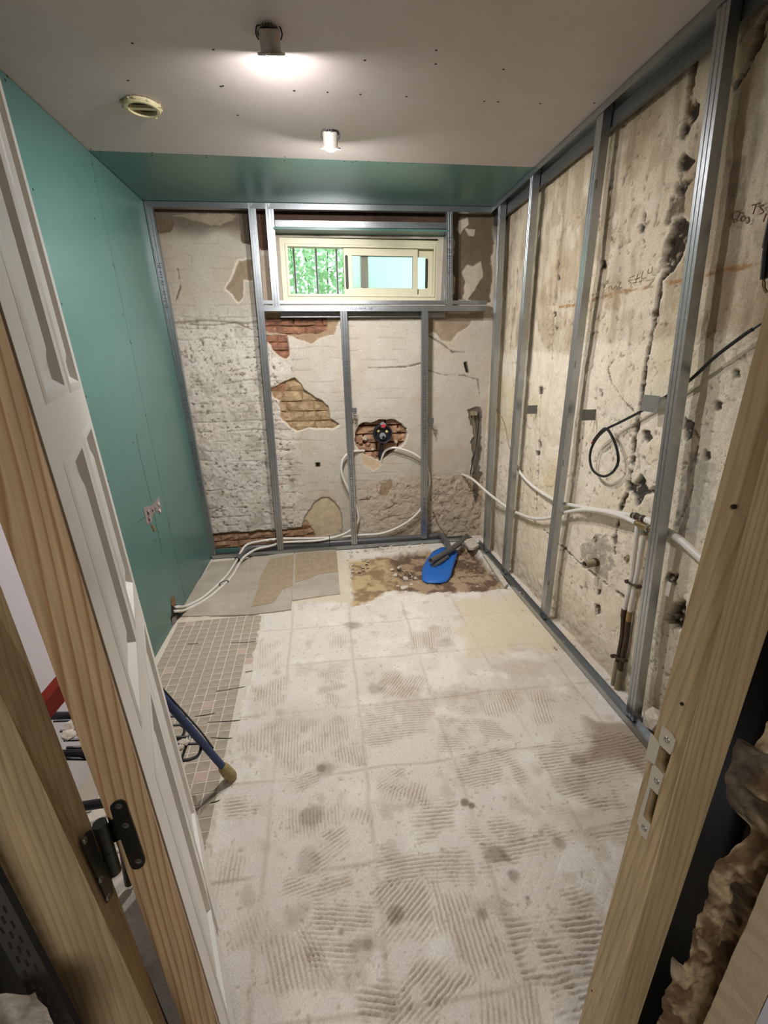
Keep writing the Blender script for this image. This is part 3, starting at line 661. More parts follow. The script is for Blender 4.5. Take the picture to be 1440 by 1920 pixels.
rline([(1412,112),(1402,135),(1382,160)], .007, C(84,72,58), .014, 339, jit=.012)
# slits between the far studs
rpatch([(944,396),(951,394),(952,420),(948,440),(943,476),(940,474),(943,430)], C(66,58,48), .02, 340, jit=.012)
rline([(970,505),(966,560),(962,590),(958,635)], lambda s: .010+.004*np.sin(s*30), C(58,47,38), .028, 341, jit=.008)
rline([(958,632),(956,650)], .012, C(112,98,80), .012, 342)
rline([(1056,380),(1052,440),(1045,520),(1038,590),(1034,680)], .010, C(130,114,90), .01, 343, k=.55, jit=.02)
rline([(1045,450),(1046,530)], .004, C(76,64,52), .014, 344, jit=.012)
rline([(1016,730),(1012,800),(1010,860),(1006,960)], .008, C(120,108,90), .01, 345, k=.6, jit=.02)
for q, r_ in [((1014,732),6),((1012,832),5),((1008,850),5),((1047,522),4),((1040,590),5),((1042,616),4),((1127,495),9),((1122,1110),5),((1200,428),6),((1120,1143),9),((1345,760),9),((1325,855),8),((1128,740),5),((1380,700),7),((1118,1010),4),((1176,1048),4)]:
    rpatch([(q[0]-r_*.6,q[1]-r_),(q[0]+r_*.5,q[1]-r_*.8),(q[0]+r_*.6,q[1]+r_*.8),(q[0]-r_*.4,q[1]+r_)], C(84,72,58), .012, 350+q[0] % 50, jit=.022)
# diagonal channel and scratches low down
rline([(985,966),(1010,985),(1030,1005),(1060,1030),(1085,1055),(1130,1090),(1170,1120)], .006, C(110,96,78), .012, 360, k=.75, jit=.02)
rline([(1108,355),(1112,375),(1124,400),(1122,440)], .003, C(90,76,60), .008, 361, jit=.008)
rline([(1205,400),(1206,425),(1200,440),(1205,455)], .003, C(90,76,60), .01, 362, jit=.006)
rline([(1096,560),(1120,538),(1140,530),(1180,530)], .002, C(130,100,70), .0, 363, k=.4)
rline([(1150,675),(1140,690),(1145,715),(1165,745),(1185,770)], .0025, C(120,104,84), .006, 364, jit=.004)
rline([(1278,880),(1300,860),(1310,830),(1300,800)], .003, C(130,114,92), .006, 365, jit=.008)
rline([(1270,985),(1282,950),(1292,925),(1296,910)], .003, C(100,88,70), .008, 366, jit=.008)
# rust and pencil marks along the level line
for seg in ([(1110,562),(1150,549),(1200,541),(1224,536)], [(1248,530),(1284,526)], [(1324,516),(1350,508),(1382,503),(1424,494)], [(1048,576),(1075,572)]):
    rline(seg, .006, C(172,122,66), 0, 370+seg[0][0] % 20, k=.75, jit=.006)
rpatch([(1340,500),(1370,498),(1368,518),(1344,520)], C(176,140,92), 0, 381, k=.5, jit=.05)
rpatch([(1125,545),(1160,540),(1158,580),(1130,580)], C(176,146,106), 0, 382, k=.5, jit=.06)
rpatch([(1368,300),(1400,298),(1396,380),(1376,440),(1364,400)], C(150,134,112), .003, 383, k=.6, jit=.03)
rpatch([(1105,1010),(1135,1000),(1150,1050),(1140,1085),(1108,1068),(1085,1030)], C(164,154,138), -.004, 384, k=.7, jit=.05)
rpatch([(1298,855),(1340,862),(1330,1000),(1262,1000),(1268,930)], C(202,196,186), 0, 385, k=.6, jit=.08)
X = XR(U, V)+OR+np.clip(D, -.025, .08)
wall_right = grid_obj('wall_right', X, U, V, base, 'wall', flip=True)
tag(wall_right, 'stained old plaster wall behind the metal studs with a hacked cable chase', kind='structure')
# hand writing on the plaster
def rp(q, off=OR): return right(q, off)
def stroke(qs, r=.0018):
    b = MB(); b.tube([rp(q, OR-.012) for q in qs], r, 5, 3); return b
wr = MB()
for s in ([(1376,417),(1374,405),(1380,396),(1388,400),(1382,410),(1376,412)],[(1390,414),(1389,408),(1395,405),(1397,411),(1390,415)],[(1404,408),(1405,416),(1400,419)],[(1410,385),(1425,381)],[(1418,383),(1412,402)],[(1432,386),(1425,388),(1432,397),(1424,402)],[(1437,400),(1431,416)]):
    wr.add(*(lambda m_: (m_.v, m_.f))(stroke(s)))
o = wr.obj('handwriting', 'pencil', wall_right); tag(o, kind='stuff')
wr = MB()
for s in ([(1140,541),(1146,536),(1148,543)],[(1151,542),(1155,536),(1158,541)],[(1164,529),(1160,538),(1166,540)],[(1180,521),(1190,517)],[(1183,530),(1178,526),(1186,525)],[(1196,514),(1192,531)],[(1190,524),(1200,520)],[(1206,508),(1203,522),(1212,520)],[(1216,504),(1215,512),(1222,510),(1223,500)]):
    wr.add(*(lambda m_: (m_.v, m_.f))(stroke(s, .0014)))
o = wr.obj('handwriting', 'pencil', wall_right); tag(o, kind='stuff')

# ================================================================== LEFT WALL
lw = MB()
def lwq(y0, y1, z0=0, z1=HC, off=-.0135, th=.05):
    P = lambda y, z, o: (XL(y, z)+o, y, z)
    return [P(y0, z0, off), P(y1, z0, off), P(y1, z0, off-th), P(y0, z0, off-th), P(y0, z1, off), P(y1, z1, off), P(y1, z1, off-th), P(y0, z1, off-th)]
lw.box8(lwq(.5, 3.62)); wall_left = lw.obj('wall_left', 'hallwall')
tag(wall_left, 'wall lined with green moisture resistant plasterboard beside the open door', kind='structure')
joint = [left((176, 300)), left((345, 1105))]
ja = joint[0]; jb = joint[1]
def jy_(z): return 2.715
def panel(y0, y1, m, name='plasterboard'):
    b = MB(); b.box8(lwq(y0, y1, .004, HC-.003, 0, .0125)); return b.obj(name, m, wall_left)
lab(panel(2.7165, 3.43, 'green'), 'narrow green board by the corner'); lab(panel(1.62, 2.7135, 'green'), 'wide green board'); lab(panel(.5, 1.617, 'lilac'), 'white painted board')
sc_ = MB()
for q in [(173,308),(178,340),(212,498),(215,502),(244,640),(246,643),(273,779),(298,887),(300,892),(317,985),(318,981),(332,1045),(332,1053),(346,1117),(347,1114),(225,340),(62,355),(116,570),(161,744),(203,902),(229,1003),(178,410),(262,1123),(291,1013),(297,998),(300,1012),(372,965),(250,830),(230,590),(282,1206),(311,636),(10,150),(14,143)]:
    p = left(q, .0005); sc_.lathe([(0, .0006), (.0042, .0004), (.0042, 0)], p, (1, 0, 0), 7)
tag(sc_.obj('screw_head', 'screw', wall_left), kind='stuff')
# torn patch and dark patch as the shade of a cut hole in the board
def lslab(qs, m, th=.0012, off=.0006, name='torn_patch'):
    b = MB(); b.slab([left(q, off) for q in qs], (1, 0, .04), th); return b.obj(name, m, wall_left)
lslab([(268,953),(275,949),(283,949),(292,940),(297,930),(299,934),(300,946),(303,954),(301,962),(296,962),(294,956),(288,962),(284,970),(286,978),(280,980),(276,984),(274,978),(272,966)], 'gypsum')
for c_, r_ in [((277,960),5),((296,944),4),((290,952),3),((279,972),4),((298,958),4),((285,956),3)]:
    b = MB(); p = left(c_, .002); n_ = [(p[0]+random.uniform(0, .006), p[1]+math.cos(a)*r_*.0022, p[2]+math.sin(a)*r_*.003) for a in np.arange(0, 6.2, 1.05)]
    b.slab(n_, (1, 0, 0), .004); b.obj('gypsum_flake', 'rubble_w' if c_[0] in (298, 296) else 'gypsum', wall_left)
lslab([(283,983),(287,985),(291,997),(288,996)], 'pine_in', .002, .001, 'paper_shred')
b = MB(); b.tube([left((273,968), .001), left((257,980), .001)], .0014, 5, 1); b.tube([left((255,812), .0008), left((262,850), .0008), left((284,940), .0008)], .0008, 5, 2); b.tube([left((288,960), .0008), left((304,1035), .0008)], .0008, 5, 2)
tag(b.obj('crack', 'gap', wall_left), kind='stuff')
lslab([(321,1138),(324,1128),(330,1134),(336,1136),(338,1142),(334,1150),(328,1158),(322,1166),(320,1160),(322,1150)], 'hole', .0008, .0006, 'hole_shade_patch')
lslab([(321,1134),(322,1120),(326,1118),(328,1128),(326,1140)], 'pine_in', .004, .001, 'paper_shred')
lslab([(333,1135),(339,1134),(342,1140),(338,1148),(334,1142)], 'gypsum', .006, .001, 'gypsum_flake')
lslab([(322,1160),(330,1153),(331,1162),(323,1172)], 'gypsum', .004, .001, 'gypsum_flake')

# ================================================================== CEILING
YS0 = 2.699
def ys_at(x): return 2.704-.0069*(x+1.04)
cl = MB(); cl.box8([(-1.45, .4, HC+.013), (1.45, .4, HC+.013), (1.45, 3.75, HC+.013), (-1.45, 3.75, HC+.013)]+[(-1.45, .4, HC+.06), (1.45, .4, HC+.06), (1.45, 3.75, HC+.06), (-1.45, 3.75, HC+.06)])
ceiling = cl.obj('ceiling', 'board'); tag(ceiling, 'beige plasterboard ceiling with a green strip over the window', kind='structure')
def cboard(x0, x1, ya, yb, m, l):
    P = [(x0, ya(x0)), (x1, ya(x1)), (x1, yb(x1)), (x0, yb(x0))]
    b = MB(); b.box8([(x, y, HC) for x, y in P]+[(x, y, HC+.0125) for x, y in P]); return lab(b.obj('plasterboard', m, ceiling), l)
cboard(-1.10, 1.40, lambda x: .4, lambda x: ys_at(x)-.0015, 'board', 'large beige board')
cboard(-1.10, 1.19, lambda x: ys_at(x)+.0015, lambda x: 3.55, 'green', 'narrow green strip')
sc_ = MB()
for q in [(240,151),(414,162),(418,161),(248,81),(446,216),(400,93),(551,170),(552,170),(614,173),(676,177),(762,181),(908,190),(934,191),(1013,194),(1114,193),(684,113),(187,284),(285,291),(285,286),(387,291),(387,295),(535,294),(533,301),(646,303),(660,304),(668,302),(692,303),(727,306),(774,306),(885,311),(520,365),(576,373),(380,365),(272,370),(290,363),(640,371),(745,376),(870,378),(226,340),(818,94),(944,130),(817,120),(170,280)]:
    p = ce(q); sc_.lathe([(0, -.0007), (.0045, -.0005), (.0045, .0002)], p, (0, 0, 1), 7)
tag(sc_.obj('screw_head', 'screw', ceiling), kind='stuff')

# ================================================================== METAL FRAMING
def channel(p0, p1, wdir, ddir, wd, dp, t=.0012, lip=.007, rib=True, gaps=(), gap=.016):
    """folded sheet profile from p0 to p1: face in the plane of wdir, sides running back along ddir; gaps: oval knockouts at the near front edge"""
    p0 = np.array(p0, float); p1 = np.array(p1, float); wdir = np.array(wdir, float); ddir = np.array(ddir, float); L = np.linalg.norm(p1-p0); ax = (p1-p0)/L
    h_ = wd/2; g = .0022
    face = [(-h_, 0)]+([(-h_*.38-.002, 0), (-h_*.38, g), (-h_*.38+.002, 0), (h_*.38-.002, 0), (h_*.38, g), (h_*.38+.002, 0)] if rib else [])+[(h_, 0)]
    full = [(-h_+lip, dp), (-h_, dp)]+face+[(h_, dp), (h_-lip, dp)]
    nearcut = .009
    partA = [(-h_+lip, dp), (-h_, dp), (-h_, nearcut)]; partB = [(-h_+nearcut*.6, 0)]+face[1:]+[(h_, dp), (h_-lip, dp)]
    def sweep(b, pl, a, c):
        P = np.array(pl); n = len(P); nrm = []
        for i in range(n):
            e = P[min(i+1, n-1)]-P[max(i-1, 0)]; e = e/(np.linalg.norm(e)+1e-9); nrm.append((-e[1], e[0]))
        Q = P+np.array(nrm)*t
        ring = [tuple(x) for x in P]+[tuple(x) for x in Q[::-1]]
        to = lambda s: [p0+ax*s+wdir*x+ddir*y for x, y in ring]
        R0, R1 = to(a), to(c); m = len(ring); vs = R0+R1
        fs = [(i, (i+1) % m, m+(i+1) % m, m+i) for i in range(m)]
        for i in range(n-1):
            fs.append((i, i+1, m-2-i, m-1-i)); fs.append((m+i, m+m-1-i, m+m-2-i, m+i+1))
        b.add(vs, fs)
    b = MB(); s = 0
    for gz in sorted(gaps):
        sweep(b, full, s, gz-gap); sweep(b, partA, gz-gap, gz+gap); sweep(b, partB, gz-gap, gz+gap); s = gz+gap
    sweep(b, full, s, L); return b
def text_part(s, size, origin, xdir, ydir, parent):
    cu = bpy.data.curves.new('print', 'FONT'); cu.body = s; cu.size = size; cu.resolution_u = 1
    to = bpy.data.objects.new('print', cu); COL.objects.link(to)
    me = bpy.data.meshes.new_from_object(to.evaluated_get(bpy.context.evaluated_depsgraph_get()))
    bpy.data.objects.remove(to); bpy.data.curves.remove(cu)
    xd = Vector(xdir).normalized(); yd = Vector(ydir); yd = (yd-xd*yd.dot(xd)).normalized(); zd = xd.cross(yd)
    o_ = Vector(origin)-parent.location
    mw = Matrix(((xd[0], yd[0], zd[0], o_[0]), (xd[1], yd[1], zd[1], o_[1]), (xd[2], yd[2], zd[2], o_[2]), (0, 0, 0, 1)))
    me.transform(mw); me.materials.clear(); me.materials.append(M['ink'])
    o = bpy.data.objects.new('printed_text', me); COL.objects.link(o); o.parent = parent; return o
GB = 'metal studs before the back wall'; GR = 'metal studs before the stained wall'
def back_stud(qt, qb, label, z0, z1, wd=.047, text=None, group=GB, name='metal_stud', dp=.036, off=0):
    a = back(qb, off); c = back(qt, off); k = (c-a)/(c[2]-a[2])
    p0 = a+k*(z0-a[2]); p1 = a+k*(z1-a[2])
    t = thing(name, label, 'stud', p0, group)
    channel(p0, p1, (1, 0, 0), (0, 1, 0), wd, dp).obj('profile', 'zinc', t)
    if text:
        ax = (p1-p0)/np.linalg.norm(p1-p0)
        for s, frac, up in text:
            o_ = p0+ax*np.linalg.norm(p1-p0)*frac+np.array([.011 if up else -.011, -.0008, 0]); d_ = ax if up else -ax
            text_part(s, .03, o_, d_, (-1, 0, 0) if up else (1, 0, 0), t)
    return t
T1 = 'NF 411 - 02-02-25-14-54 - LE EN14195 - SPP 1'
s1 = back_stud((472,389), (526,1027), 'long steel stud between the green wall and the window', .03, HC-.004, text=None)
sL = back_stud((278,386), (400,1044), 'printed steel stud fixed flat against the green wall', .02, HC-.004, wd=.045, text=[('NF 411 A1 - 02-02-25', .86, False), ('SPP 1 - LE EN14195 -', .55, False), ('NF RESISTANCE 1 - LE EN14195', .38, False)], name='wall_rail', group='metal rails of the framing')
s4 = back_stud((644,583), (665,1024), 'printed steel stud under the window left of the mixing valve', .03, 1.79, text=[(T1, .12, True), ('- EN14195 LE -', .72, True)])
s5 = back_stud((797,583), (795.5,1010), 'printed steel stud under the window right of the mixing valve', .05, 1.79, text=[(T1, .46, True), ('SPP 1 - LE EN14195', .07, True)])
s2 = back_stud((505,392), (518,570), 'short steel stud on the hinge wall side of the window', 1.81, HC-.004, wd=.05)
s3 = back_stud((843,398), (843,570), 'short printed steel stud beside the open window side next to the corner', 1.81, HC-.004, wd=.043, text=[('EN14195 LE - SPP', .35, True)])
def bracket(p, d, parent, n=(0, 1, 0), ln=.05, w_=.032, name='wall_bracket'):
    d = np.array(d, float); n = np.array(n, float); p = np.array(p, float); b = MB()
    b.box(p+d*ln/2, (ln, .0015, w_), (d, n, (0, 0, 1)))
    b.box(p+d*ln*.5+n*.03, (.0015, .06, w_*.7), (d, n, (0, 0, 1)))
    for k in range(3): b.box(p+d*(ln*.75)+np.array([0, 0, -.024-.018*k])+n*.004, (ln*(.5-.1*k), .0015, .012), (d, n, (0, 0, 1)))
    o = b.obj(name, 'zinc_dark', parent); return o
bracket(back((656,769), .02), (1, 0, 0), s4); bracket(back((801,788), .02), (1, 0, 0), s5)
# horizontal rails of the back frame
def hrail(qa, qb, z, hgt, label, off=0, dp=.036, text=None, name='metal_rail', xa=None, xb=None):
    xa = back(qa, off)[0] if xa is None else xa; xb = back(qb, off)[0] if xb is None else xb
    p0 = (xa, YB(xa, z)+off, z); p1 = (xb, YB(xb, z)+off, z)
    t = thing(name, label, 'rail', p0, 'metal rails of the framing')
    ax = np.array(p1)-np.array(p0); ax /= np.linalg.norm(ax); wv = np.array([0, 0, 1.])
    channel(p0, p1, wv, (0, 1, 0), hgt, dp, rib=hgt > .04).obj('profile', 'zinc', t)
    if text: text_part(text[0], .022, np.array(p0)+ax*text[1]+np.array([0, -.0008, -.008]), ax, (0, 0, 1), t)
    return t
hrail((271,380), (926,388), HC-.018, .032, 'long steel rail under the green ceiling strip along the back', xa=-1.03, xb=1.155)
hrail((516,422), (838,422), back((676,421))[2], .036, 'steel rail crossing just above the window')
hrail((489,579), (913,578), 1.8035, .034, 'printed steel rail crossing under the window', text=('NF 411 - SPP 1 - LE EN14195 - 02-02-25-14-54 - NF', .28))
hrail((487,572), (913,572), 1.842, .022, 'thin steel rail lying on the printed one under the window', off=.002)
hrail((526,590), (834,590), back((680,590), .07)[2], .034, 'dark steel rail behind the printed one under the window', off=.07, dp=.02)
t = thing('hanging_bracket', 'small folded steel bracket hanging at the end of the window rail', 'bracket', back((492,600)))
b = MB(); b.box8([back(q, o) for q, o in [((489,612), -.002), ((497,612), -.002), ((497,612), .02), ((489,612), .02), ((488,582), -.002), ((495,582), -.002), ((495,582), .02), ((488,582), .02)]]); b.obj('tab', 'zinc', t)
def floor_rail(p0, p1, wdir, label, hh=.03):
    p0 = np.array(p0, float); p1 = np.array(p1, float); t = thing('floor_rail', label, 'rail', p0, 'metal rails of the framing')
    wdir = np.array(wdir, float); u = np.array([0, 0, 1.])
    b = MB(); ax = p1-p0
    for s, (w0, w1, z0, z1) in enumerate([(0, .045, 0, .0015), (0, .0015, 0, hh), (.0435, .045, 0, hh)]):
        b.box8([p0+wdir*w0+u*z0, p1+wdir*w0+u*z0, p1+wdir*w1+u*z0, p0+wdir*w1+u*z0, p0+wdir*w0+u*z1, p1+wdir*w0+u*z1, p1+wdir*w1+u*z1, p0+wdir*w1+u*z1])
    b.obj('profile', 'zinc', t); return t
bl = back((396,1049)); br_ = back((888,1013))
floor_rail((bl[0]+.01, bl[1]-.006, .006), (1.19, YB(1.19, 0)-.012, .008), (0, 1, 0), 'steel floor rail along the back under the waste pipe', .029)
floor_rail((1.172, 1.10, .004), (1.186, 3.42, .004), (1, 0, 0), 'steel floor rail along the stained wall')
# framing in front of the wall on the right
def right_stud(qt, qb, label, holes=(), gp=GR, wd=.047):
    a = right(qb); c = right(qt); k = (c-a)/(c[2]-a[2])
    p0 = a+k*(.012-a[2]); p1 = a+k*(HC-.004-a[2]); ax = (p1-p0)/np.linalg.norm(p1-p0)
    p0 = p0+np.array([0, wd/2, 0]); p1 = p1+np.array([0, wd/2, 0])
    t = thing('metal_stud', label, 'stud', p0, gp)
    channel(p0, p1, (0, 1, 0), (1, 0, 0), wd, .036, gaps=[right(q)[2]-.012 for q in holes]).obj('profile', 'zinc', t); return t
r4 = right_stud((1369,13), (1187,1349), 'nearest tall steel stud standing beside the door frame')
r3 = right_stud((1132,209), (1019,1162), 'second nearest steel stud before the stained wall', [(1113,345),(1076,683),(1053,867),(1027,1093)])
r2 = right_stud((1001,325), (945,1075), 'third steel stud before the stained wall next to the corner one', [(997,423),(976,690),(965,830),(951,1018)])
r1 = right_stud((939,389), (910,1019), 'steel stud standing in the corner of the two old walls', wd=.05)
b = MB(); p = right((1236,760)); b.box(p+np.array([.02, .075, 0]), (.0015, .09, .06)); b.box(p+np.array([.05, .045, 0]), (.06, .0015, .05)); b.obj('wall_bracket', 'zinc', r4)
b = MB(); p = right((1083,778)); b.box(p+np.array([.05, -.012, 0]), (.07, .0015, .05)); b.obj('wall_bracket', 'zinc_dark', r3)
b = MB(); p = right((982,768)); b.box(p+np.array([.05, -.012, 0]), (.07, .0015, .05)); b.obj('wall_bracket', 'zinc_dark', r2)
b = MB(); p = right((1236,1105)); b.box(p+np.array([.034, -.004, 0]), (.004, .02, .055)); lab(b.obj('tab', 'rubble_w', r4), 'pale tab on the stud edge')
t = thing('ceiling_rail', 'steel rail screwed along the ceiling above the stained wall', 'rail', (1.16, 1.0, HC), 'metal rails of the framing')
b = MB()
for (x0, x1, z0, z1) in [(-.004, .044, HC-.0015, HC), (-.004, -.0025, HC-.03, HC), (.0425, .044, HC-.03, HC)]:
    P = lambda y, x, z: (XR(y, HC)+x, y, z)
    b.box8([P(.9, x0, z0), P(.9, x1, z0), P(3.32, x1, z0), P(3.32, x0, z0), P(.9, x0, z1), P(.9, x1, z1), P(3.32, x1, z1), P(3.32, x0, z1)])
b.obj('profile', 'zinc', t)
b = MB(); b.box8([(XR(2, HC)+.044, .9, HC-.08), (XR(2, HC)+.06, .9, HC-.08), (XR(2, HC)+.06, 3.4, HC-.08), (XR(2, HC)+.044, 3.4, HC-.08)]+[(XR(2, HC)+.044, .9, HC), (XR(2, HC)+.06, .9, HC), (XR(2, HC)+.06, 3.4, HC), (XR(2, HC)+.044, 3.4, HC)]); b.obj('backing_profile', 'zinc_dark', t)

# ================================================================== WINDOW
WO = .115
def wp(q, o=0): return back(q, WO+o)
yw = float(np.mean([wp(q)[1] for q in [(518,442),(825,445),(820,568),(530,567)]]))
def wr_(q, o=0): return on(q, 1, yw+o)
root = bpy.data.objects.new('window_1', None); COL.objects.link(root); root.location = tuple(wr_((674, 568)))
tag(root, 'cream aluminium sliding window with the left half open to foliage', kind='structure')
def rect(q0, q1, o=0):      # x0,z0,x1,z1 from an upper left and a lower right point
    a = wr_(q0, o); c = wr_(q1, o); return a[0], c[2], c[0], a[2]
def frame(name, R, bl_, br, bb, bt, y0, y1, m, parent, bev=.003):
    x0, z0, x1, z1 = R; b = MB()
    outer = lambda y, e=0: [(x0+e, y, z0+e), (x1-e, y, z0+e), (x1-e, y, z1-e), (x0+e, y, z1-e)]
    inner = lambda y, e=0: [(x0+bl_-e, y, z0+bb-e), (x1-br+e, y, z0+bb-e), (x1-br+e, y, z1-bt+e), (x0+bl_-e, y, z1-bt+e)]
    b.loft([outer(y1), outer(y0+bev), outer(y0, bev), inner(y0, bev*-1+0), inner(y0+bev), inner(y1), outer(y1)], caps=False)
    return b.obj(name, m, parent)
RO = rect((522,444), (823,567)); x0, z0, x1, z1 = RO
frame('outer_frame', RO, .048, .040, .045, .050, yw, yw+.05, 'cream', root)
R1 = (x0+.036, z0+.033, x1-.03, z1-.038)
frame('inner_frame', R1, .016, .012, .014, .014, yw-.006, yw+.06, 'cream', root)
RS = rect((643,464), (783,554), .012)
sash = frame('sliding_sash', RS, .055, .033, .042, .044, yw+.012, yw+.034, 'cream', root)
gx0, gz0, gx1, gz1 = RS[0]+.055, RS[1]+.042, RS[2]-.033, RS[3]-.044
def pane(name, x0, z0, x1, z1, y, m, parent, th=.004):
    b = MB(); b.box8([(x0, y, z0), (x1, y, z0), (x1, y+th, z0), (x0, y+th, z0), (x0, y, z1), (x1, y, z1), (x1, y+th, z1), (x0, y+th, z1)]); return b.obj(name, m, parent)
frame('gasket', (gx0-.002, gz0-.002, gx1+.002, gz1+.002), .005, .005, .005, .005, yw+.014, yw+.03, 'gasket', sash, .001)
pane('pane', gx0, gz0, gx1, gz1, yw+.022, 'frost', sash)
RR = (R1[0]+.014, R1[1]+.012, R1[2]-.01, R1[3]-.012)
def slot(q, hw, hh, y, parent):
    c = wr_(q); b = MB(); n = 10
    pl = [(c[0]+hw*math.cos(a), y, c[2]+(hh-hw)*(1 if math.sin(a) > 0 else -1)+hw*math.sin(a)) for a in [i*2*math.pi/20+.01 for i in range(20)]]
    b.slab(pl, (0, 1, 0), .006); return lab(b.obj('handle_slot', 'gasket', parent), 'dark recessed pull')
slot((650.5,510), .010, .105, yw+.009, sash)
# second sash slid behind the first, showing at its end
RS2 = (wr_((676,464))[0], RS[1], R1[2]-.012, RS[3])
s2h = frame('sliding_sash', RS2, .05, .048, .042, .044, yw+.040, yw+.058, 'cream', root)
gx2 = RS2[2]-.048
frame('gasket', (RS2[0]+.048, gz0-.002, gx2+.002, gz1+.002), .004, .004, .004, .004, yw+.042, yw+.05, 'gasket', s2h, .001)
pane('pane', RS2[0]+.05, gz0, gx2, gz1, yw+.048, 'frost', s2h)
slot((802,511), .009, .095, yw+.037, s2h)
pane('pane', R1[0]+.016, R1[1]+.014, RS2[0]+.05, R1[3]-.014, yw+.066, 'clear', root, .002)
# green reveal board above the window, pale board at its side
rvl = thing('window_reveal_board', 'narrow green board lining the top of the window recess', 'board', (.3, YB(.3, 2.27), 2.27))
b = MB(); b.box8([(-.262, YB(0, 2.27)-.003, 2.262), (.872, YB(.8, 2.27)-.003, 2.262), (.85, yw+.01, 2.262), (-.245, yw+.01, 2.262)]+[(-.262, YB(0, 2.27)-.003, 2.274), (.872, YB(.8, 2.27)-.003, 2.274), (.85, yw+.01, 2.274), (-.245, yw+.01, 2.274)])
b.obj('board', 'green', rvl)
rvs = thing('reveal_profile', 'steel profile lining the side of the window recess by the corner', 'rail', (.85, YB(.85, 1.86)+.05, 1.86), 'metal rails of the framing')
b = MB(); b.box8([(.868, YB(.85, 1.86)+.036, 1.858), (.872, YB(.85, 1.86)+.036, 1.858), (.858, yw+.01, 1.858), (.854, yw+.01, 1.858)]+[(.868, YB(.85, 1.86)+.036, 2.262), (.872, YB(.85, 1.86)+.036, 2.262), (.858, yw+.01, 2.262), (.854, yw+.01, 2.262)]); b.obj('profile', 'zinc', rvs)

# outside: iron bars and a leafy bush
for k, (q, l) in enumerate([((553,508), 'iron window bar outside the open pane, nearest the green wall'), ((594,508), 'middle iron window bar outside the open pane'), ((632,508), 'iron window bar outside the open pane, beside the sliding sash')]):
    p = on(q, 1, yw+.24); b = MB(); b.tube([(p[0], p[1], 1.66), (p[0], p[1], 2.5)], .008, 10, 1)
    tag(b.obj('window_bar', 'bar', None, smooth=True), l, 'bar', 'iron bars outside the window')
bush = thing('leafy_bush', 'bright green bush growing outside behind the window bars', 'bush', (.0, 5.0, 1.2))
b = MB()
for k in range(9):
    a = random.uniform(-.9, .9); b.tube([(a*.4, 5.1, 1.2), (a*.7, 5.15+random.uniform(-.1, .1), 2.0), (a, 5.1, 2.9+random.uniform(-.2, .3))], lambda s: .014-.009*s, 6, 3)
b.obj('stem', 'twig', bush)
rl = random.Random(3); b = MB()
for k in range(14000):
    c = np.array([rl.uniform(-1.3, 1.3), 4.75+abs(rl.gauss(0, .3)), rl.uniform(1.5, 3.3)])
    L = rl.uniform(.035, .075); a = np.array([rl.gauss(0, 1), rl.gauss(0, .6), rl.gauss(-.2, .7)]); a /= np.linalg.norm(a)
    n = np.cross(a, [rl.gauss(0, 1), rl.gauss(0, 1), rl.gauss(0, 1)]); n /= np.linalg.norm(n)+1e-9; W = L*.36
    b.add([c, c+a*L*.45+n*W, c+a*L, c+a*L*.45-n*W], [(0, 1, 2), (0, 2, 3)])
tag(b.obj('foliage', 'leaf', bush, fix=False), kind='stuff')
b = MB(); b.box8([(-6, 3.9, 1.0), (6, 3.9, 1.0), (6, 9, 1.0), (-6, 9, 1.0), (-6, 3.9, 1.2), (6, 3.9, 1.2), (6, 9, 1.2), (-6, 9, 1.2)])
tag(b.obj('ground', 'render'), 'pale gravel ground outside the window', kind='structure')

# ================================================================== PIPES ALONG THE BACK
def pipe(name, label, pts, r, m, cat='pipe', group=None, n=10, sm=6):
    b = MB(); b.tube(pts, r, n, sm); o = b.obj(name, m, None, smooth=True); return tag(o, label, cat, group)
def lift(q, z=.012): return fl(q, z)
def bk(q, o=.055): return back(q, o)
def ring_part(pts_i, r, l, m, parent, name):
    a = np.array(pts_i[0], float); c = np.array(pts_i[1], float)
    b = MB(); b.tube([a, c], r, 10, 1); return b.obj(name, m, parent, smooth=True)
pr_ = .0092
P1 = [left((322,1146), -.03), left((331,1146), .02), lift((352,1142)), lift((392,1120), .013), lift((432,1084), .014), lift((448,1058), .02), fl((458,1044), .05), bk((480,1030), -.004), bk((506,1024), .02), bk((532,1017), .03), bk((600,1013), .03), bk((645,1001), .05), bk((667,985), .06), bk((672,968), .06), bk((664,940), .055), bk((652,915), .05), bk((643,895), .05), bk((640,876), .05), bk((645,858), .055), bk((660,847), .07), bk((683,845), .115)]
P2 = [left((322,1139), -.03), left((333,1138), .02), lift((350,1136)), lift((385,1117), .016), lift((424,1080), .018), lift((441,1055), .024), fl((449,1040), .06), bk((462,1022), -.002), bk((486,1015), .02), bk((526,1010), .04), bk((600,1009), .05), bk((680,1003), .06), bk((720,999), .06), bk((760,981), .06), bk((788,956), .06), bk((801,925), .06), bk((805,896), .06), bk((796,868), .055), bk((776,851), .055), bk((748,841), .06), bk((734,840), .07), bk((722,846), .08), bk((716,858), .095), bk((714,872), .115)]
for nm, P_, l in [('water_pipe', P1, 'white water pipe looping behind the stud left of the mixing valve'), ('water_pipe', P2, 'white water pipe looping around the stud right of the mixing valve')]:
    t = thing(nm, l, 'pipe', P_[2], 'white water pipes along the back')
    b = MB(); b.tube(P_, pr_, 10, 6); po = b.obj('pipe', 'pipe', t, smooth=True)
    for i in (5, 8):
        a = np.array(P_[i]); c = np.array(P_[i+1]); ring_part((a+(c-a)*.3, a+(c-a)*.42), pr_+.0022, '', 'plate', po, 'crimp_ring'); ring_part((a+(c-a)*.6, a+(c-a)*.72), pr_+.0022, '', 'plate', po, 'crimp_ring')
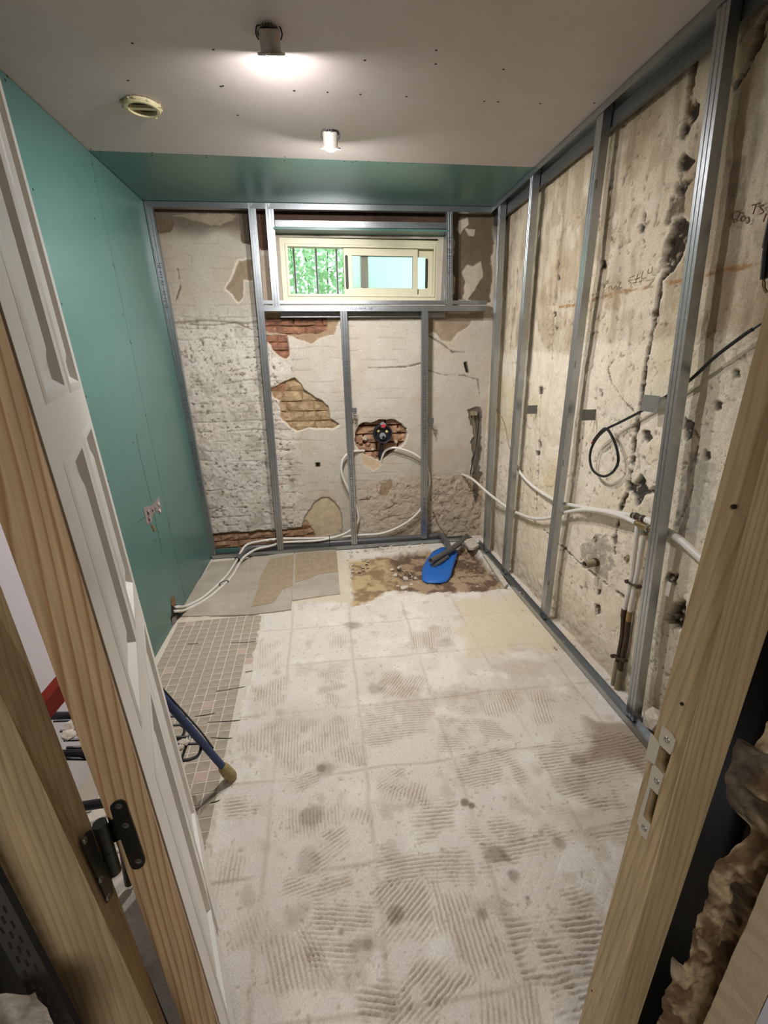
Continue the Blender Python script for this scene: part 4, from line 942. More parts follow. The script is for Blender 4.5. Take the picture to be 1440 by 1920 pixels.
for q, l in [((418,1094), 'black cable tie around the two white pipes on the floor tiles'), ((618,1013), 'black cable tie around the pipe bundle before the back wall')]:
    if q[1] > 1050:
        c = fl(q, .014); b = MB(); b.tube([c+np.array([-.014, -.02, .016])+d for d in (np.array([0, 0, 0]),)]+[c+np.array([.028, .012, .016]), c+np.array([.03, .014, -.012]), c+np.array([-.012, -.018, -.012]), c+np.array([-.016, -.022, .014])], .0028, 6, 3)
    else:
        c = bk(q, .045); b = MB(); b.tube([c+np.array([0, -.035, .03]), c+np.array([0, .02, .035]), c+np.array([0, .03, -.03]), c+np.array([0, -.028, -.05]), c+np.array([0, -.03, .028])], .0028, 6, 3)
    tag(b.obj('cable_tie', 'black'), l, 'cable tie', 'black cable ties')
b = MB(); b.slab([back(q, .07) for q in [(406,1030), (449,1027), (451,1036), (408,1040)]], (0, 1, 0), .012)
tag(b.obj('board_offcut', 'green'), 'green plasterboard offcut lying behind the back floor rail in the corner', 'board')
# waste pipe behind the studs, bent to the front at its end
wt = thing('waste_pipe', 'long grey waste pipe lying along the back wall with an open bent end', 'pipe', fl((640,1026), .0))
wpts = [fl((449,1046), .035), fl((457,1034), .06), bk((470,1027), .02), bk((497,1025), .045), bk((560,1021), .056), bk((700,1013), .056), bk((826,1004), .056)]
b = MB(); b.tube(wpts[1:], .0225, 14, 6); b.obj('tube', 'pvc', wt, smooth=True)
a = np.array(wpts[0])+np.array([-.01, -.03, 0]); b = MB(); b.hollow(np.array(wpts[1]), a, .024, .019); b.obj('socket', 'pvc', wt, smooth=True)
b = MB(); b.lathe([(0, 0), (.019, 0)], a+np.array([0, .012, 0]), a-np.array(wpts[1]), 16); b.obj('opening', 'hole', wt)  # black cap as the shade inside the socket
dr = thing('drain_branch', 'grey drain branch with an open end lying over the blue sheet', 'pipe', fl((822,1062), .0))
e0 = fl((808,1052), .062); e1 = fl((846,1030), .058); e2 = fl((862,1018), .05); e3 = bk((826,1003), .02)
b = MB(); b.tube([e0+(e1-e0)*.04, e1], .0205, 14, 1); b.tube([e1+(e0-e1)*.25, e1+(e0-e1)*.02], .0245, 14, 1); b.obj('tube', 'pvc', dr, smooth=True)
b = MB(); b.hollow(e0, e0+(e1-e0)*.12, .0225, .0175); b.obj('open_end', 'pvc', dr, smooth=True)
b = MB(); b.lathe([(0, 0), (.0176, 0)], e0+(e1-e0)*.06, e0-e1, 16); b.obj('opening', 'hole', dr)  # black cap put in for the shade of the open end
b = MB(); b.tube([e1+np.array([-.012, 0, .0]), (e1+e3)/2+np.array([0, 0, .012]), e3], .0225, 14, 5); b.obj('branch', 'pvc', dr, smooth=True)
b = MB(); b.tube([e1, e2], .023, 14, 1); b.tube([e2, e2+(e2-e1)*.9+np.array([0, 0, .02])], .018, 12, 1); b.obj('socket', 'pvc', dr, smooth=True)
b = MB(); f0 = fl((812,1062), .02); b.tube([f0, fl((838,1044), .026)], .02, 12, 1); b.obj('lower_tube', 'pvc', dr, smooth=True)
# blue sheet in the pit
bp_ = [fl(q, 0) for q in [(827,1026),(812,1036),(800,1050),(792,1066),(791,1078),(792,1088),(801,1093),(812,1094),(826,1093),(838,1091),(845,1081),(849,1066),(855,1048),(859,1034),(846,1027)]]
c = np.mean(bp_, 0); b = MB(); n = len(bp_); vs = []; R_ = 7
for k in range(R_+1):
    for i, p in enumerate(bp_):
        x = c+(p-c)*(k/R_); zz = .004+.010*math.sin(x[0]*40+x[1]*25)*math.sin(x[1]*33)*(1-.4*k/R_)-.006*(k == R_)+.012*(1-abs(k/R_-.6))
        vs.append((x[0], x[1], zz))
fs = [(k*n+i, k*n+(i+1) % n, (k+1)*n+(i+1) % n, (k+1)*n+i) for k in range(R_) for i in range(n)]
b.add(vs, fs); nv = len(b.v); b.add([(x, y, z-.006) for x, y, z in vs[-n:]], []); b.f += [(nv-n+i, nv-n+(i+1) % n, nv+(i+1) % n, nv+i) for i in range(n)]
tag(b.obj('plastic_sheet', 'blue', None, smooth='all'), 'blue plastic sheet lying crumpled in the dug pit under the drain', 'sheet')
# rubble in and around the pit
def stone(name, label, cat, c, s, m, group, seed, flat=.6):
    rnd = random.Random(seed); bm = bmesh.new(); bmesh.ops.create_icosphere(bm, subdivisions=1, radius=1)
    for v in bm.verts: v.co = Vector((v.co.x*s*rnd.uniform(.75, 1.25), v.co.y*s*rnd.uniform(.7, 1.2), v.co.z*s*flat*rnd.uniform(.6, 1.2)))
    me = bpy.data.meshes.new(name); bm.to_mesh(me); bm.free(); me.materials.append(M[m])
    o = bpy.data.objects.new(name, me); COL.objects.link(o); o.location = tuple(map(float, c)); o.rotation_euler = (rnd.uniform(-.3, .3), rnd.uniform(-.3, .3), rnd.uniform(0, 6))
    return tag(o, label, cat, group)
rs = random.Random(21); big_stones = [((758,1102), .030), ((748,1064), .022), ((741,1078), .020), ((760,1085), .022), ((735,1068), .018), ((747,1100), .017), ((772,1096), .015), ((779,1084), .014)]
BL = ['largest pale lump at the near edge of the dug pit', 'pale lump at the top of the rubble heap in the pit', 'pale lump on the sand side of the rubble heap', 'pale lump in the middle of the rubble heap', 'pale lump between the sand and the top of the rubble heap', 'pale lump at the sand end of the near pit edge', 'small pale lump beside the largest one towards the blue sheet', 'small pale lump of the heap nearest the blue sheet']
for k, (q, s) in enumerate(big_stones): stone('rubble_piece', BL[k], 'rubble', fl(q, s*.3-.016), s, 'rubble_w', 'pale lumps in the pit', k, .55)
for k in range(60):
    q = (rs.gauss(756, 17), rs.gauss(1084, 13)); s = rs.uniform(.004, .011)
    stone('rubble_piece', 'small mortar crumb in the rubble heap at the pit edge', 'rubble', fl(q, -.018+s*.5), s, rs.choice(['rubble', 'rubble_w', 'rubble']), 'small crumbs in the pit', 100+k)
for k in range(36):
    q = (rs.uniform(858, 940), rs.uniform(1036, 1100)); s = rs.uniform(.004, .012)
    stone('rubble_piece', 'small earthy crumb in the pit beside the stained wall rail', 'rubble', fl(q, -.016+s*.4), s, 'rubble', 'earthy crumbs by the rail', 200+k)
for k in range(26):
    q = (rs.uniform(652, 690), rs.uniform(1040, 1072)); s = rs.uniform(.006, .016)
    stone('rubble_piece', 'flat mortar flake at the tile edge of the dug ground', 'rubble', fl(q, .002), s, rs.choice(['rubble', 'rubble_w']), 'mortar flakes by the tile', 300+k, .35)
for k in range(34):
    t_ = rs.random(); q = (650+t_*170, 1034-t_*16+rs.uniform(-3, 4)); s = rs.uniform(.006, .018)
    stone('rubble_piece', 'white plaster crumb lying along the back floor rail', 'rubble', fl(q, .004), s, 'rubble_w', 'white crumbs by the back rail', 400+k, .5)
for q, s, k in [((1211,1362), .022, 1), ((1222,1374), .016, 2), ((1230,1366), .014, 3), ((1214,1352), .018, 4), ((1205,1349), .012, 5), ((1226,1382), .012, 6)]:
    stone('rubble_piece', 'plaster lump at the foot of the nearest stud beside the door frame', 'rubble', fl(q, s*.4), s, 'rubble_w', 'plaster lumps at the nearest stud', 500+k, .7)
p = right((1216,1330), .05); stone('rubble_block', 'rounded plaster chunk leaning on the wall behind the nearest stud', 'rubble', (p[0], p[1]-.04, .06), .052, 'rubble_w', None, 520, 1.0)
for k in range(30):
    y_ = rs.uniform(1.45, 3.1); s = rs.uniform(.003, .008)
    stone('rubble_piece', 'tiny plaster crumb in the floor rail before the stained wall', 'rubble', (1.16+rs.choice([-.03, .035, .05, .09])+rs.uniform(-.01, .01), y_, .006), s, rs.choice(['rubble', 'rubble_w']), 'crumbs in the rail', 600+k)
b = MB(); b.slab([fl(q, .03) for q in [(866,1016),(885,1013),(898,1026),(889,1031),(880,1032),(872,1022)]], (0, 0, 1), .02)
tag(b.obj('plaster_slab', 'rubble_w'), 'flat broken plaster slab in the corner behind the drain', 'rubble')
b = MB(); b.slab([fl(q, .006) for q in [(905,1042),(914,1046),(932,1068),(952,1098),(946,1104),(930,1080),(918,1062)]], (0, 0, 1), .016)
tag(b.obj('mortar_strip', 'rubble_w'), 'white mortar strip along the rail beside the pit', 'rubble')
# mixing valve in the hole
mv = bk((716.5,812), .075); vt = thing('mixing_valve', 'black built-in mixing valve with a red capped port in the broken wall hole', 'valve', mv)
ax = np.array([.0, -1, .0]); b = MB()
b.lathe([(.0, .01), (.066, .01), (.071, 0), (.071, .055), (.067, .06), (.061, .058), (.061, .03), (0, .03)], mv, ax, 28); b.obj('body', 'blackp', vt, smooth=True)
def port(q, r, ln, m, name, par=None):
    c = bk(q, .075-.03)+0; b = MB(); b.lathe([(0, ln), (r*.55, ln), (r*.6, ln-.004), (r*.9, ln-.004), (r, ln-.006), (r, -.02)], c, ax, 16); return b.obj(name, m, par or vt, smooth=True)
pa = port((718,797), .021, .028, 'greycap', 'port'); lab(pa, 'grey port ring')
lab(port((718.5,798), .0145, .034, 'redcap', 'port_cap', pa), 'red port cap'); pb = lab(port((717,817), .024, .03, 'greycap', 'port'), 'grey port'); lab(port((718,819), .012, .036, 'blackp', 'port_cap', pb), 'dark port bore')
lab(port((709,808), .011, .012, 'yellowcap', 'screw_port'), 'ivory screw port'); lab(port((725,809), .011, .012, 'yellowcap', 'screw_port'), 'ivory screw port')
b = MB(); b.lathe([(.070, .02), (.075, .02), (.075, .03), (.070, .03)], mv, ax, 28); b.obj('collar', 'blackp', vt, smooth=True)
b = MB(); b.tube([bk((716,832), .08), bk((714,846), .09), bk((712,858), .1)], .016, 10, 3); b.obj('outlet', 'blackp', vt, smooth=True)
for k, (q, s) in enumerate([((684,822), .030), ((690,833), .022), ((676,830), .02), ((699,842), .018), ((724,851), .014), ((746,806), .02), ((742,828), .02), ((707,852), .014)]):
    stone('brick_lump', ['pale mortar lump in the wall hole close to the mixing valve side', 'orange brick lump under the pale one in the wall hole', 'orange brick lump at the stud end of the wall hole', 'pale mortar lump low in the wall hole over the pipe end', 'orange brick lump low in the wall hole under the valve outlet', 'orange brick lump at the upper window stud end of the wall hole', 'pale lump at the lower window stud end of the wall hole', 'orange brick lump at the bottom point of the wall hole'][k], 'rubble', bk(q, .135), s, 'brick_o' if k % 3 else 'rubble', 'brick lumps in the wall hole', 540+k, .8)

# ================================================================== PIPES AND CABLES ON THE RIGHT
def rg(q, o=.06): return right(q, o)
wpr = []
A_ = [rg((966,868), .06), rg((978,890), .06), rg((1002,914), .06), rg((1040,938), .06), rg((1066,946), .06), rg((1110,954), .06), rg((1160,962), .055), rg((1190,968), .05), rg((1200,972), .05)]
B_ = [rg((863,888), -.10), rg((885,898), -.07), rg((910,920), -.02), rg((935,940), .02), rg((952,952), .045), rg((968,961), .055), rg((1000,972), .05), rg((1030,971), .05), rg((1056,962), .05), rg((1092,956), .045), rg((1130,959), .04), rg((1165,968), .04), rg((1192,980), .04)]
C_ = [rg((1212,974), .05), rg((1240,990), .055), rg((1275,1012), .06), rg((1300,1034), .06), rg((1325,1056), .06)]
G2 = 'white water pipes before the stained wall'
pipe('water_pipe', 'white water pipe bowed across the stained wall into the brass tee', A_, .0098, 'pipe', group=G2)
pipe('water_pipe', 'white water pipe with a free end sticking out across the corner stud', B_, .0098, 'pipe', group=G2)
pipe('water_pipe', 'white water pipe running on from the brass tee to the door frame', C_, .0145, 'pipe', group=G2)
for pth, l, m2 in [([rg((1196,982), .05), rg((1193,1010), .05), rg((1187,1060), .06), rg((1183,1092), .065), rg((1176,1120), .065), rg((1171,1142), .065)], 'white riser pipe falling from the tee, the one farther from the door', 0),
                   ([rg((1209,998), .045), rg((1204,1020), .05), rg((1196,1070), .06), rg((1190,1100), .065), rg((1185,1125), .065), rg((1181,1146), .065)], 'white riser pipe falling from the tee, the one nearer the door', 1)]:
    t = thing('riser_pipe', l, 'pipe', pth[-1], 'riser pipes'); b = MB(); b.tube(pth, .0098, 10, 5); b.obj('pipe', 'pipe', t, smooth=True)
    if m2 == 0:
        b = MB(); b.tube([rg((1171,1142), .065), rg((1169,1157), .065)], .0125, 10, 1); lab(b.obj('fitting', 'copper', t, smooth=True), 'dark brass fitting')
        b = MB(); b.tube([rg((1169,1155), .065), rg((1167,1190), .065), rg((1161,1225), .065), rg((1158,1240), .065)], .0105, 10, 4); lab(b.obj('lower_pipe', 'copper', t, smooth=True), 'tarnished copper length')
        b = MB(); b.tube([rg((1157,1240), .065), rg((1150,1284), .065)], .0115, 10, 1); lab(b.obj('foot_pipe', 'lead', t, smooth=True), 'painted foot length')
    else:
        b = MB(); b.tube([rg((1181,1146), .065), rg((1178,1164), .065)], .0115, 10, 1); lab(b.obj('fitting', 'brass', t, smooth=True), 'yellow brass fitting')
        b = MB(); b.tube([rg((1178,1164), .065), rg((1174,1200), .065), rg((1166,1240), .065), rg((1163,1256), .065)], .0115, 10, 4); lab(b.obj('lower_pipe', 'copper', t, smooth=True), 'tarnished copper length')
        b = MB(); b.tube([rg((1163,1256), .065), rg((1156,1296), .065)], .0125, 10, 1); lab(b.obj('foot_pipe', 'lead', t, smooth=True), 'painted foot length')
for qa, qc, l in [((1178,1090), (1198,1100), 'upper brass pipe clip holding both risers'), ((1151,1230), (1172,1238), 'lower brass pipe clip holding both old pipes')]:
    b = MB(); a = rg(qa, .06); c = rg(qc, .06); b.tube([a, (a+c)/2+np.array([-.012, 0, 0]), c], .005, 8, 4)
    for q in (qa, qc): p = rg(q, .06); b.lathe([(0, -.012), (.009, -.012), (.009, .008), (0, .008)], p, (1, 0, 0), 8)
    tag(b.obj('pipe_clip', 'copper'), l, 'clip', 'brass pipe clips')
tee = thing('pipe_tee', 'upper brass tee joining the white pipes behind the nearest stud', 'fitting', rg((1196,970), .05), 'brass tees')
b = MB(); b.tube([rg((1186,966), .05), rg((1212,974), .05)], .0125, 10, 1); teb = b.obj('body', 'copper', tee, smooth=True)
b = MB(); b.tube([rg((1191,967), .05), rg((1194,968.5), .05)], .0155, 10, 1); b.tube([rg((1204,972), .05), rg((1207,973), .05)], .0155, 10, 1); b.obj('nut', 'chrome', teb, smooth=True)
tee = thing('pipe_tee', 'lower brass tee with a nut beside the nearest stud', 'fitting', rg((1205,986), .042), 'brass tees')
b = MB(); b.tube([rg((1195,981), .042), rg((1222,993), .042)], .0125, 10, 1); b.tube([rg((1209,986), .042), rg((1208,1002), .045)], .0125, 10, 1); teb = b.obj('body', 'brass', tee, smooth=True)
b = MB(); b.tube([rg((1215,990), .042), rg((1219,992), .042)], .017, 8, 1); b.tube([rg((1208,995), .044), rg((1208,999), .044)], .0155, 8, 1); b.obj('nut', 'chrome', teb, smooth=True)
# pipe stub out of the wall
st = thing('pipe_stub', 'dark open pipe stub sticking out of the stained wall', 'pipe', rg((1110,1052), .07))
a = rg((1121,1053), OR); c = a+np.array([-.075, -.012, -.006]); b = MB(); b.hollow(a, c, .0185, .0145); b.obj('tube', 'lead', st, smooth=True)
b = MB(); b.hollow(a+(c-a)*.12, a+(c-a)*.3, .021, .016); b.obj('collar', 'copper', st, smooth=True)
b = MB(); b.lathe([(0, 0), (.0146, 0)], a+(c-a)*.82, c-a, 14); b.obj('bore', 'hole', st)  # black cap paints the shade down the stub
for q, l in [((1116,1010), 'round wall plug above the pipe stub'), ((1174,1048), 'round wall plug between the pipe stub and the risers')]:
    p = rg(q, OR-.004); b = MB(); b.lathe([(.008, 0), (.011, .004), (.011, -.006), (.014, -.012)], p, (-1, 0, 0), 12); b.lathe([(0, .0), (.008, 0)], p, (-1, 0, 0), 12); tag(b.obj('wall_plug', 'lead', None, smooth=True), l, 'plug', 'wall plugs')
# cables
CB = [rg((1441,598), .06), rg((1412,617), .05), rg((1395,628), .05), rg((1340,670), .05), rg((1297,710), .06), rg((1262,735), .06), rg((1230,755), .06), rg((1195,775), .06), rg((1160,793), .055), rg((1138,804), .05), rg((1122,818), .05), rg((1110,838), .05), rg((1106,860), .05), rg((1112,882), .05), rg((1130,893), .05), rg((1148,886), .05), rg((1159,866), .05), rg((1156,840), .05), rg((1146,815), .045), rg((1137,804), .04), rg((1130,806), .04), rg((1120,817), .04), rg((1113,826), .042)]
ct = thing('electric_cable', 'black cable crossing the stained wall and ending in a hanging loop', 'cable', CB[9])
b = MB(); b.tube(CB[1:], .0058, 8, 6); b.obj('sheath', 'black', ct, smooth=True)
b = MB(); b.tube(CB[:2], .0036, 8, 2); lab(b.obj('inner_wire', 'gasket', ct, smooth=True), 'thinner stripped length')
b = MB(); b.tube([CB[-1], CB[-1]+(np.array(CB[-1])-np.array(CB[-2]))*.6], .003, 6, 1); lab(b.obj('wire_tip', 'red', ct), 'orange wire tip')
HC_ = [on((1450,395), 0, .85), on((1440,450), 0, .85), on((1436,480), 0, .85), on((1432,523), 0, .85)]
ct = thing('hanging_cable', 'thick black cable end hanging down beside the door frame top', 'cable', HC_[-1])
b = MB(); b.tube([HC_[0]+np.array([0, 0, .6])]+HC_, .0062, 8, 5); b.obj('sheath', 'black', ct, smooth=True)
b = MB(); b.tube([HC_[-1], on((1431,536), 0, .85), on((1437,548), 0, .85)], .0026, 6, 4); b.tube([HC_[-1], on((1434,534), 0, .85), on((1432,546), 0, .85)], .0018, 6, 4); lab(b.obj('bare_wire', 'brass', ct, smooth=True), 'stripped wire ends')
pipe('thin_wire', 'thin grey wire hanging from the stained wall beside the corner stud', [rg((925,762), .078), rg((940,782), .072), rg((948,805), .07), rg((952,830), .07), rg((958,846), .072)], .0022, 'lead', 'wire', n=6)
pipe('thin_wire', 'grey wire hanging in the dark corner behind the corner stud', [bk((886,772), .075), bk((889,800), .07), bk((891,840), .07), bk((886,870), .07), bk((882,900), .07), bk((886,922), .07), bk((894,930), .07)], .0026, 'lead', 'wire', n=6)
pipe('thin_wire', 'black wire hanging in the dark corner behind the corner stud', [bk((898,772), .075), bk((897,800), .068), bk((892,840), .066), bk((884,875), .066), bk((882,890), .066)], .0034, 'black', 'wire', n=6)
b = MB(); p = bk((888,775), .085); b.box(p, (.05, .03, .03)); tag(b.obj('junction_stub', 'lead'), 'dirty cable stub box in the wall corner above the hanging wires', 'box')

# ================================================================== CEILING FITTINGS
def downlight(name, label, c, axis, r=.0425, body_r=.031, body=.05, dome=.012):
    axis = np.array(axis, float); axis /= np.linalg.norm(axis); c = np.array(c, float)
    t = thing(name, label, 'light', c, 'downlights')
    b = MB(); b.lathe([(.030, -.001), (.030, .0015), (r, .003), (r, -.003), (body_r, -.004)], c, axis, 32); b.obj('trim_ring', 'lamp', t, smooth=True)
    b = MB(); b.lathe([(0, dome)]+[(.0295*k/6, dome*(1-(k/6)**2)) for k in range(1, 7)]+[(.0295, -.003)], c, axis, 32); lab(b.obj('lens', 'led', t, smooth=True), 'lit white lens')
    b = MB(); b.lathe([(body_r, -.002), (body_r, -body), (body_r*.9, -body-.004), (0, -body-.004)], c, axis, 32); ho = b.obj('housing', 'lamp', t, smooth=True)
    side = np.cross(axis, (0, 1, 0)); side /= np.linalg.norm(side); nn = np.cross(side, axis)
    for sgn in (-1, 1):
        b = MB(); q = c+side*sgn*(body_r+.002)
        b.tube([q-axis*.030, q-axis*.042+side*sgn*.006, q-axis*.058+side*sgn*.001, q-axis*.062-side*sgn*.012], .0022, 6, 4); b.obj('spring_clip', 'lamp_dark', t, smooth=True)
    b = MB(); q = c-axis*.042
    for a, w_ in [(-.5, .004), (-.2, .003), (.1, .006), (.35, .004)]:
        d = side*math.sin(a)-nn*math.cos(a)*(-1 if nn[2] > 0 else 1)
        d = side*math.sin(a)+np.array([0, -math.cos(a), 0])
        b.box(q+d*(body_r+.0004), (w_, .0006, .018), (np.cross(axis, d), d, axis))
    b.obj('printed_mark', 'lamp_dark', ho); return t
z1_ = HC-.052; c1 = on((509,101), 2, z1_); c2 = on((620,278), 2, HC-.088)
dv = c1-CAM; dv /= np.linalg.norm(dv); ax1 = np.cross(dv, (1, 0, 0)); ax1 = ax1 if ax1[2] < 0 else -ax1
ax1 = ax1+np.array([.04, 0, 0])+dv*.03
downlight('downlight', 'tilted downlight hanging out of the ceiling near the door, seen from behind', c1, ax1, dome=.006)
downlight('downlight', 'glowing downlight hanging straight down beside the green ceiling strip', c2, (0, .34, -1), dome=.013)
for c, q in ((c1, (503,64)), (c2, (622,249))):
    p = ce(q); b = MB(); b.lathe([(0, -.0006), (.034, -.0006), (.034, .0005)], (p[0], p[1], HC), (0, 0, 1), 24); o = b.obj('lamp_hole_shade', 'hole', ceiling)  # flat black disc on the board as the shade of the hole
    b = MB(); b.tube([(p[0], p[1], HC), ((p[0]+c[0])/2+.01, (p[1]+c[1])/2, HC-.02), tuple(c-np.array([0, 0, -.03]))], .003, 6, 4); tag(b.obj('lamp_wire', 'lamp_dark'), 'short wire from the ceiling opening to the '+('tilted' if q[0] < 600 else 'glowing')+' downlight', 'wire')
vc_ = ce((266,196)); vt = thing('vent_ring', 'ivory plastic vent ring glued in a ceiling hole near the green wall', 'vent', vc_)
b = MB(); b.lathe([(.052, 0), (.066, -.002), (.068, -.012), (.062, -.018), (.052, -.018), (.050, -.004), (.052, 0)], vc_, (0, 0, 1), 32); b.obj('ring', 'plastic', vt, smooth=True)
b = MB(); b.box(vc_+np.array([0, .004, -.008]), (.104, .018, .010)); b.obj('cross_bar', 'plastic', vt)
b = MB(); b.lathe([(0, -.001), (.051, -.001)], vc_, (0, 0, 1), 32); b.obj('duct_shade', 'hole', vt)  # black disc for the shade up inside the ring
b = MB()
for k in range(26):
    a = rs.uniform(0, 6.28); p = vc_+np.array([math.cos(a)*rs.uniform(.06, .074), math.sin(a)*rs.uniform(.06, .074), -rs.uniform(.002, .014)]); b.box(p, (rs.uniform(.004, .012), rs.uniform(.004, .01), rs.uniform(.003, .008)))
tag(b.obj('glue_blob', 'plastic', vt), kind='stuff')

# ================================================================== DOOR FRAME AND DOOR
class VL:           # an upright edge in the plane Y = y through two points of the photograph
    def __init__(s, q1, q2, y): s.a = on(q1, 1, y); s.b = on(q2, 1, y); s.y = y
    def at(s, z): k = (z-s.a[2])/(s.b[2]-s.a[2]); return np.array([s.a[0]+k*(s.b[0]-s.a[0]), s.y, z])
def post(edges, zs): 
    b = MB(); b.loft([[e(z) for e in edges] for z in zs]); return b
ZS = [0.0, .3, .7, 1.1, 1.5, 2.06]
RA = VL((1440,560), (1085,1920), .46); RB = VL((1440,920), (1135,1920), .412); RB2 = VL((1330,1240), (1150,1920), .405); RC = VL((1440,1180), (1195,1920), .402)
jr = thing('trim_2', 'pale pine door post with a strike plate opposite the open door', None, RA.at(0), kind='structure')
jamb_mesh = post([RA.at, RB.at, RB2.at, RC.at, lambda z: RC.at(z)+np.array([.004, .055, 0]), lambda z: RA.at(z)+np.array([.01, .004, 0])], ZS)
jamb = jamb_mesh.obj('post', 'pine_l', jr)
# strike plate let into the inner face
fa, fb = RA.at(.85), RB.at(.85); fup = RA.at(1.1)-RA.at(.85); fn = np.cross(fb-fa, fup); fn /= np.linalg.norm(fn); fn = fn if fn[0] < 0 else -fn
def sp_(q, off=0): z = (q[0]/823*120+1180, q[1]/1920*280+1320); return on_plane(z, fa, fn)+fn*off
def cutbox(qs, depth):
    P = [sp_(q) for q in qs]; b = MB(); b.loft([[p+fn*.01 for p in P], [p-fn*depth for p in P]]); return b.obj('cutter', 'pine_in')
mort = [[(404,526),(528,648),(448,910),(336,782)], [(284,1070),(372,1165),(280,1556),(184,1440)]]
cut = [cutbox(m_, .022) for m_ in mort]
for c_ in cut:
    md = jamb.modifiers.new('cut', 'BOOLEAN'); md.operation = 'DIFFERENCE'; md.solver = 'EXACT'; md.object = c_; c_.location = (0, 0, 0)
bpy.context.view_layer.update()
me = bpy.data.meshes.new_from_object(jamb.evaluated_get(bpy.context.evaluated_depsgraph_get()))
jamb.modifiers.clear(); jamb.data = me
if not me.materials: me.materials.append(M['pine_l'])
me.materials.clear(); me.materials.append(M['pine_l'])
for c_ in cut: bpy.data.objects.remove(c_)
for m_ in mort:
    P = [sp_(q, -.0215) for q in m_]; b = MB(); b.slab(P, -fn, .0008); lab(b.obj('mortise', 'pine_in', jr), 'dark cut recess')
sk = MB()
for poly in [[(430,290),(500,330),(560,395),(590,455),(532,648),(402,522),(388,438)], [(285,370),(402,522),(336,782),(215,690)], [(300,792),(336,782),(450,912),(372,1165),(284,1070),(240,1060)],
             [(240,1060),(284,1070),(184,1440),(150,1360)], [(150,1360),(184,1440),(280,1556),(268,1610),(232,1745),(170,1690),(128,1600),(112,1500)], [(590,455),(600,470),(560,610),(532,648)]]:
    sk.slab([sp_(q) for q in poly], fn, .0016)
sko = sk.obj('strike_plate', 'plate', jr)
for q in [(492,458), (360,985), (198,1590)]:
    b = MB(); p = sp_(q, .0016); b.lathe([(0, -.0005), (.0015, -.0006), (.0022, .0008), (.0042, .0006), (.0046, 0)], p, fn, 14); b.obj('screw', 'chrome', sko, smooth=True)
for q in [(1222+0,1505), (1205,1560)]: pass
LA = VL((0,1096), (312,1920), .46); LB = VL((0,1300), (287,1920), .425); LC = VL((0,1430), (235,1920), .412); LD = VL((0,1620), (155,1920), .402)
jl = thing('trim_1', 'pale pine door post carrying the hinge of the open door', None, LA.at(0), kind='structure')
p_ = post([LA.at, LB.at, LC.at, LD.at, lambda z: LD.at(z)+np.array([-.004, .06, 0]), lambda z: LA.at(z)+np.array([-.012, .004, 0])], ZS); p_.obj('post', 'pine_l', jl)
# the door leaf, swung open into the room
DA = VL((0,979), (341,1920), .476); DB = VL((0,595), (408,1920), .478)
dd = np.array([-.258, .65, 0]); dd /= np.linalg.norm(dd); LEN = .70
door = thing('door_1', 'white panelled door with bare pine edges standing open into the room', None, DB.at(0.01), kind='structure')
def dz(z): return .012+z
far = lambda e, z: e.at(z)+dd*LEN
zz = [.012, .5, 1.0, 1.5, 2.03]
b = MB(); b.loft([[DA.at(z), DB.at(z), DB.at(z)+dd*.014, DA.at(z)+dd*.014] for z in zz]); lab(b.obj('hinge_edge', 'pine_d', door), 'bare reddish pine edge')
# white faces with stiles, rails and sunk panels
def dpt(s, z, off=0):      # point on the room face, s along the leaf
    n_ = np.array([dd[1], -dd[0], 0]); return DB.at(z)+dd*s+n_*off
b = MB(); b.loft([[DA.at(z)+dd*.013, DB.at(z)+dd*.013-np.array([dd[1], -dd[0], 0])*.014, DB.at(z)+dd*LEN-np.array([dd[1], -dd[0], 0])*.014, DA.at(z)+dd*LEN] for z in zz]); b.obj('core', 'white', door)
pan = [(.11, .34), (.40, .61)]; rows = [(.22, .82), (.96, 1.30), (1.42, 1.90)]
def dbox(s0, s1, z0, z1, o0=-.012, o1=.002):
    g = [dpt(s0, z0, o0), dpt(s1, z0, o0), dpt(s1, z0, o1), dpt(s0, z0, o1), dpt(s0, z1, o0), dpt(s1, z1, o0), dpt(s1, z1, o1), dpt(s0, z1, o1)]; return g
for nm, s0, s1, z0, z1 in [('stile', .0115, .105, .012, 2.03), ('stile', .615, LEN, .012, 2.03), ('stile', .335, .405, .2, 1.92)]:
    b = MB(); b.box8(dbox(s0, s1, z0, z1)); b.obj(nm, 'white', door)
for z0, z1 in [(.012, .2), (.84, .94), (1.32, 1.40), (1.92, 2.03)]:
    for s0, s1 in ((.105, .335), (.405, .615)):
        b = MB(); b.box8(dbox(s0, s1, z0, z1)); b.obj('rail', 'white', door)
for s0, s1 in ((.105, .335), (.405, .615)):
    for z0, z1 in [(.2, .84), (.94, 1.32), (1.40, 1.92)]:
        b = MB(); q = lambda e, o: [dpt(s0+e, z0+e, o), dpt(s1-e, z0+e, o), dpt(s1-e, z1-e, o), dpt(s0+e, z1-e, o)]
        b.loft([q(-.006, .0022), q(.0, .0045), q(.008, .0040), q(.018, -.008), q(.034, -.010), q(.060, -.001), q(.064, -.001)], caps=False); b.f.append(tuple(range(24, 28))); b.obj('panel', 'white', door, smooth=True)
b = MB(); b.loft([[far(DA, z), far(DB, z), far(DB, z)+dd*.004, far(DA, z)+dd*.004] for z in zz]); lab(b.obj('lock_edge', 'pine_d', door), 'bare reddish pine edge')
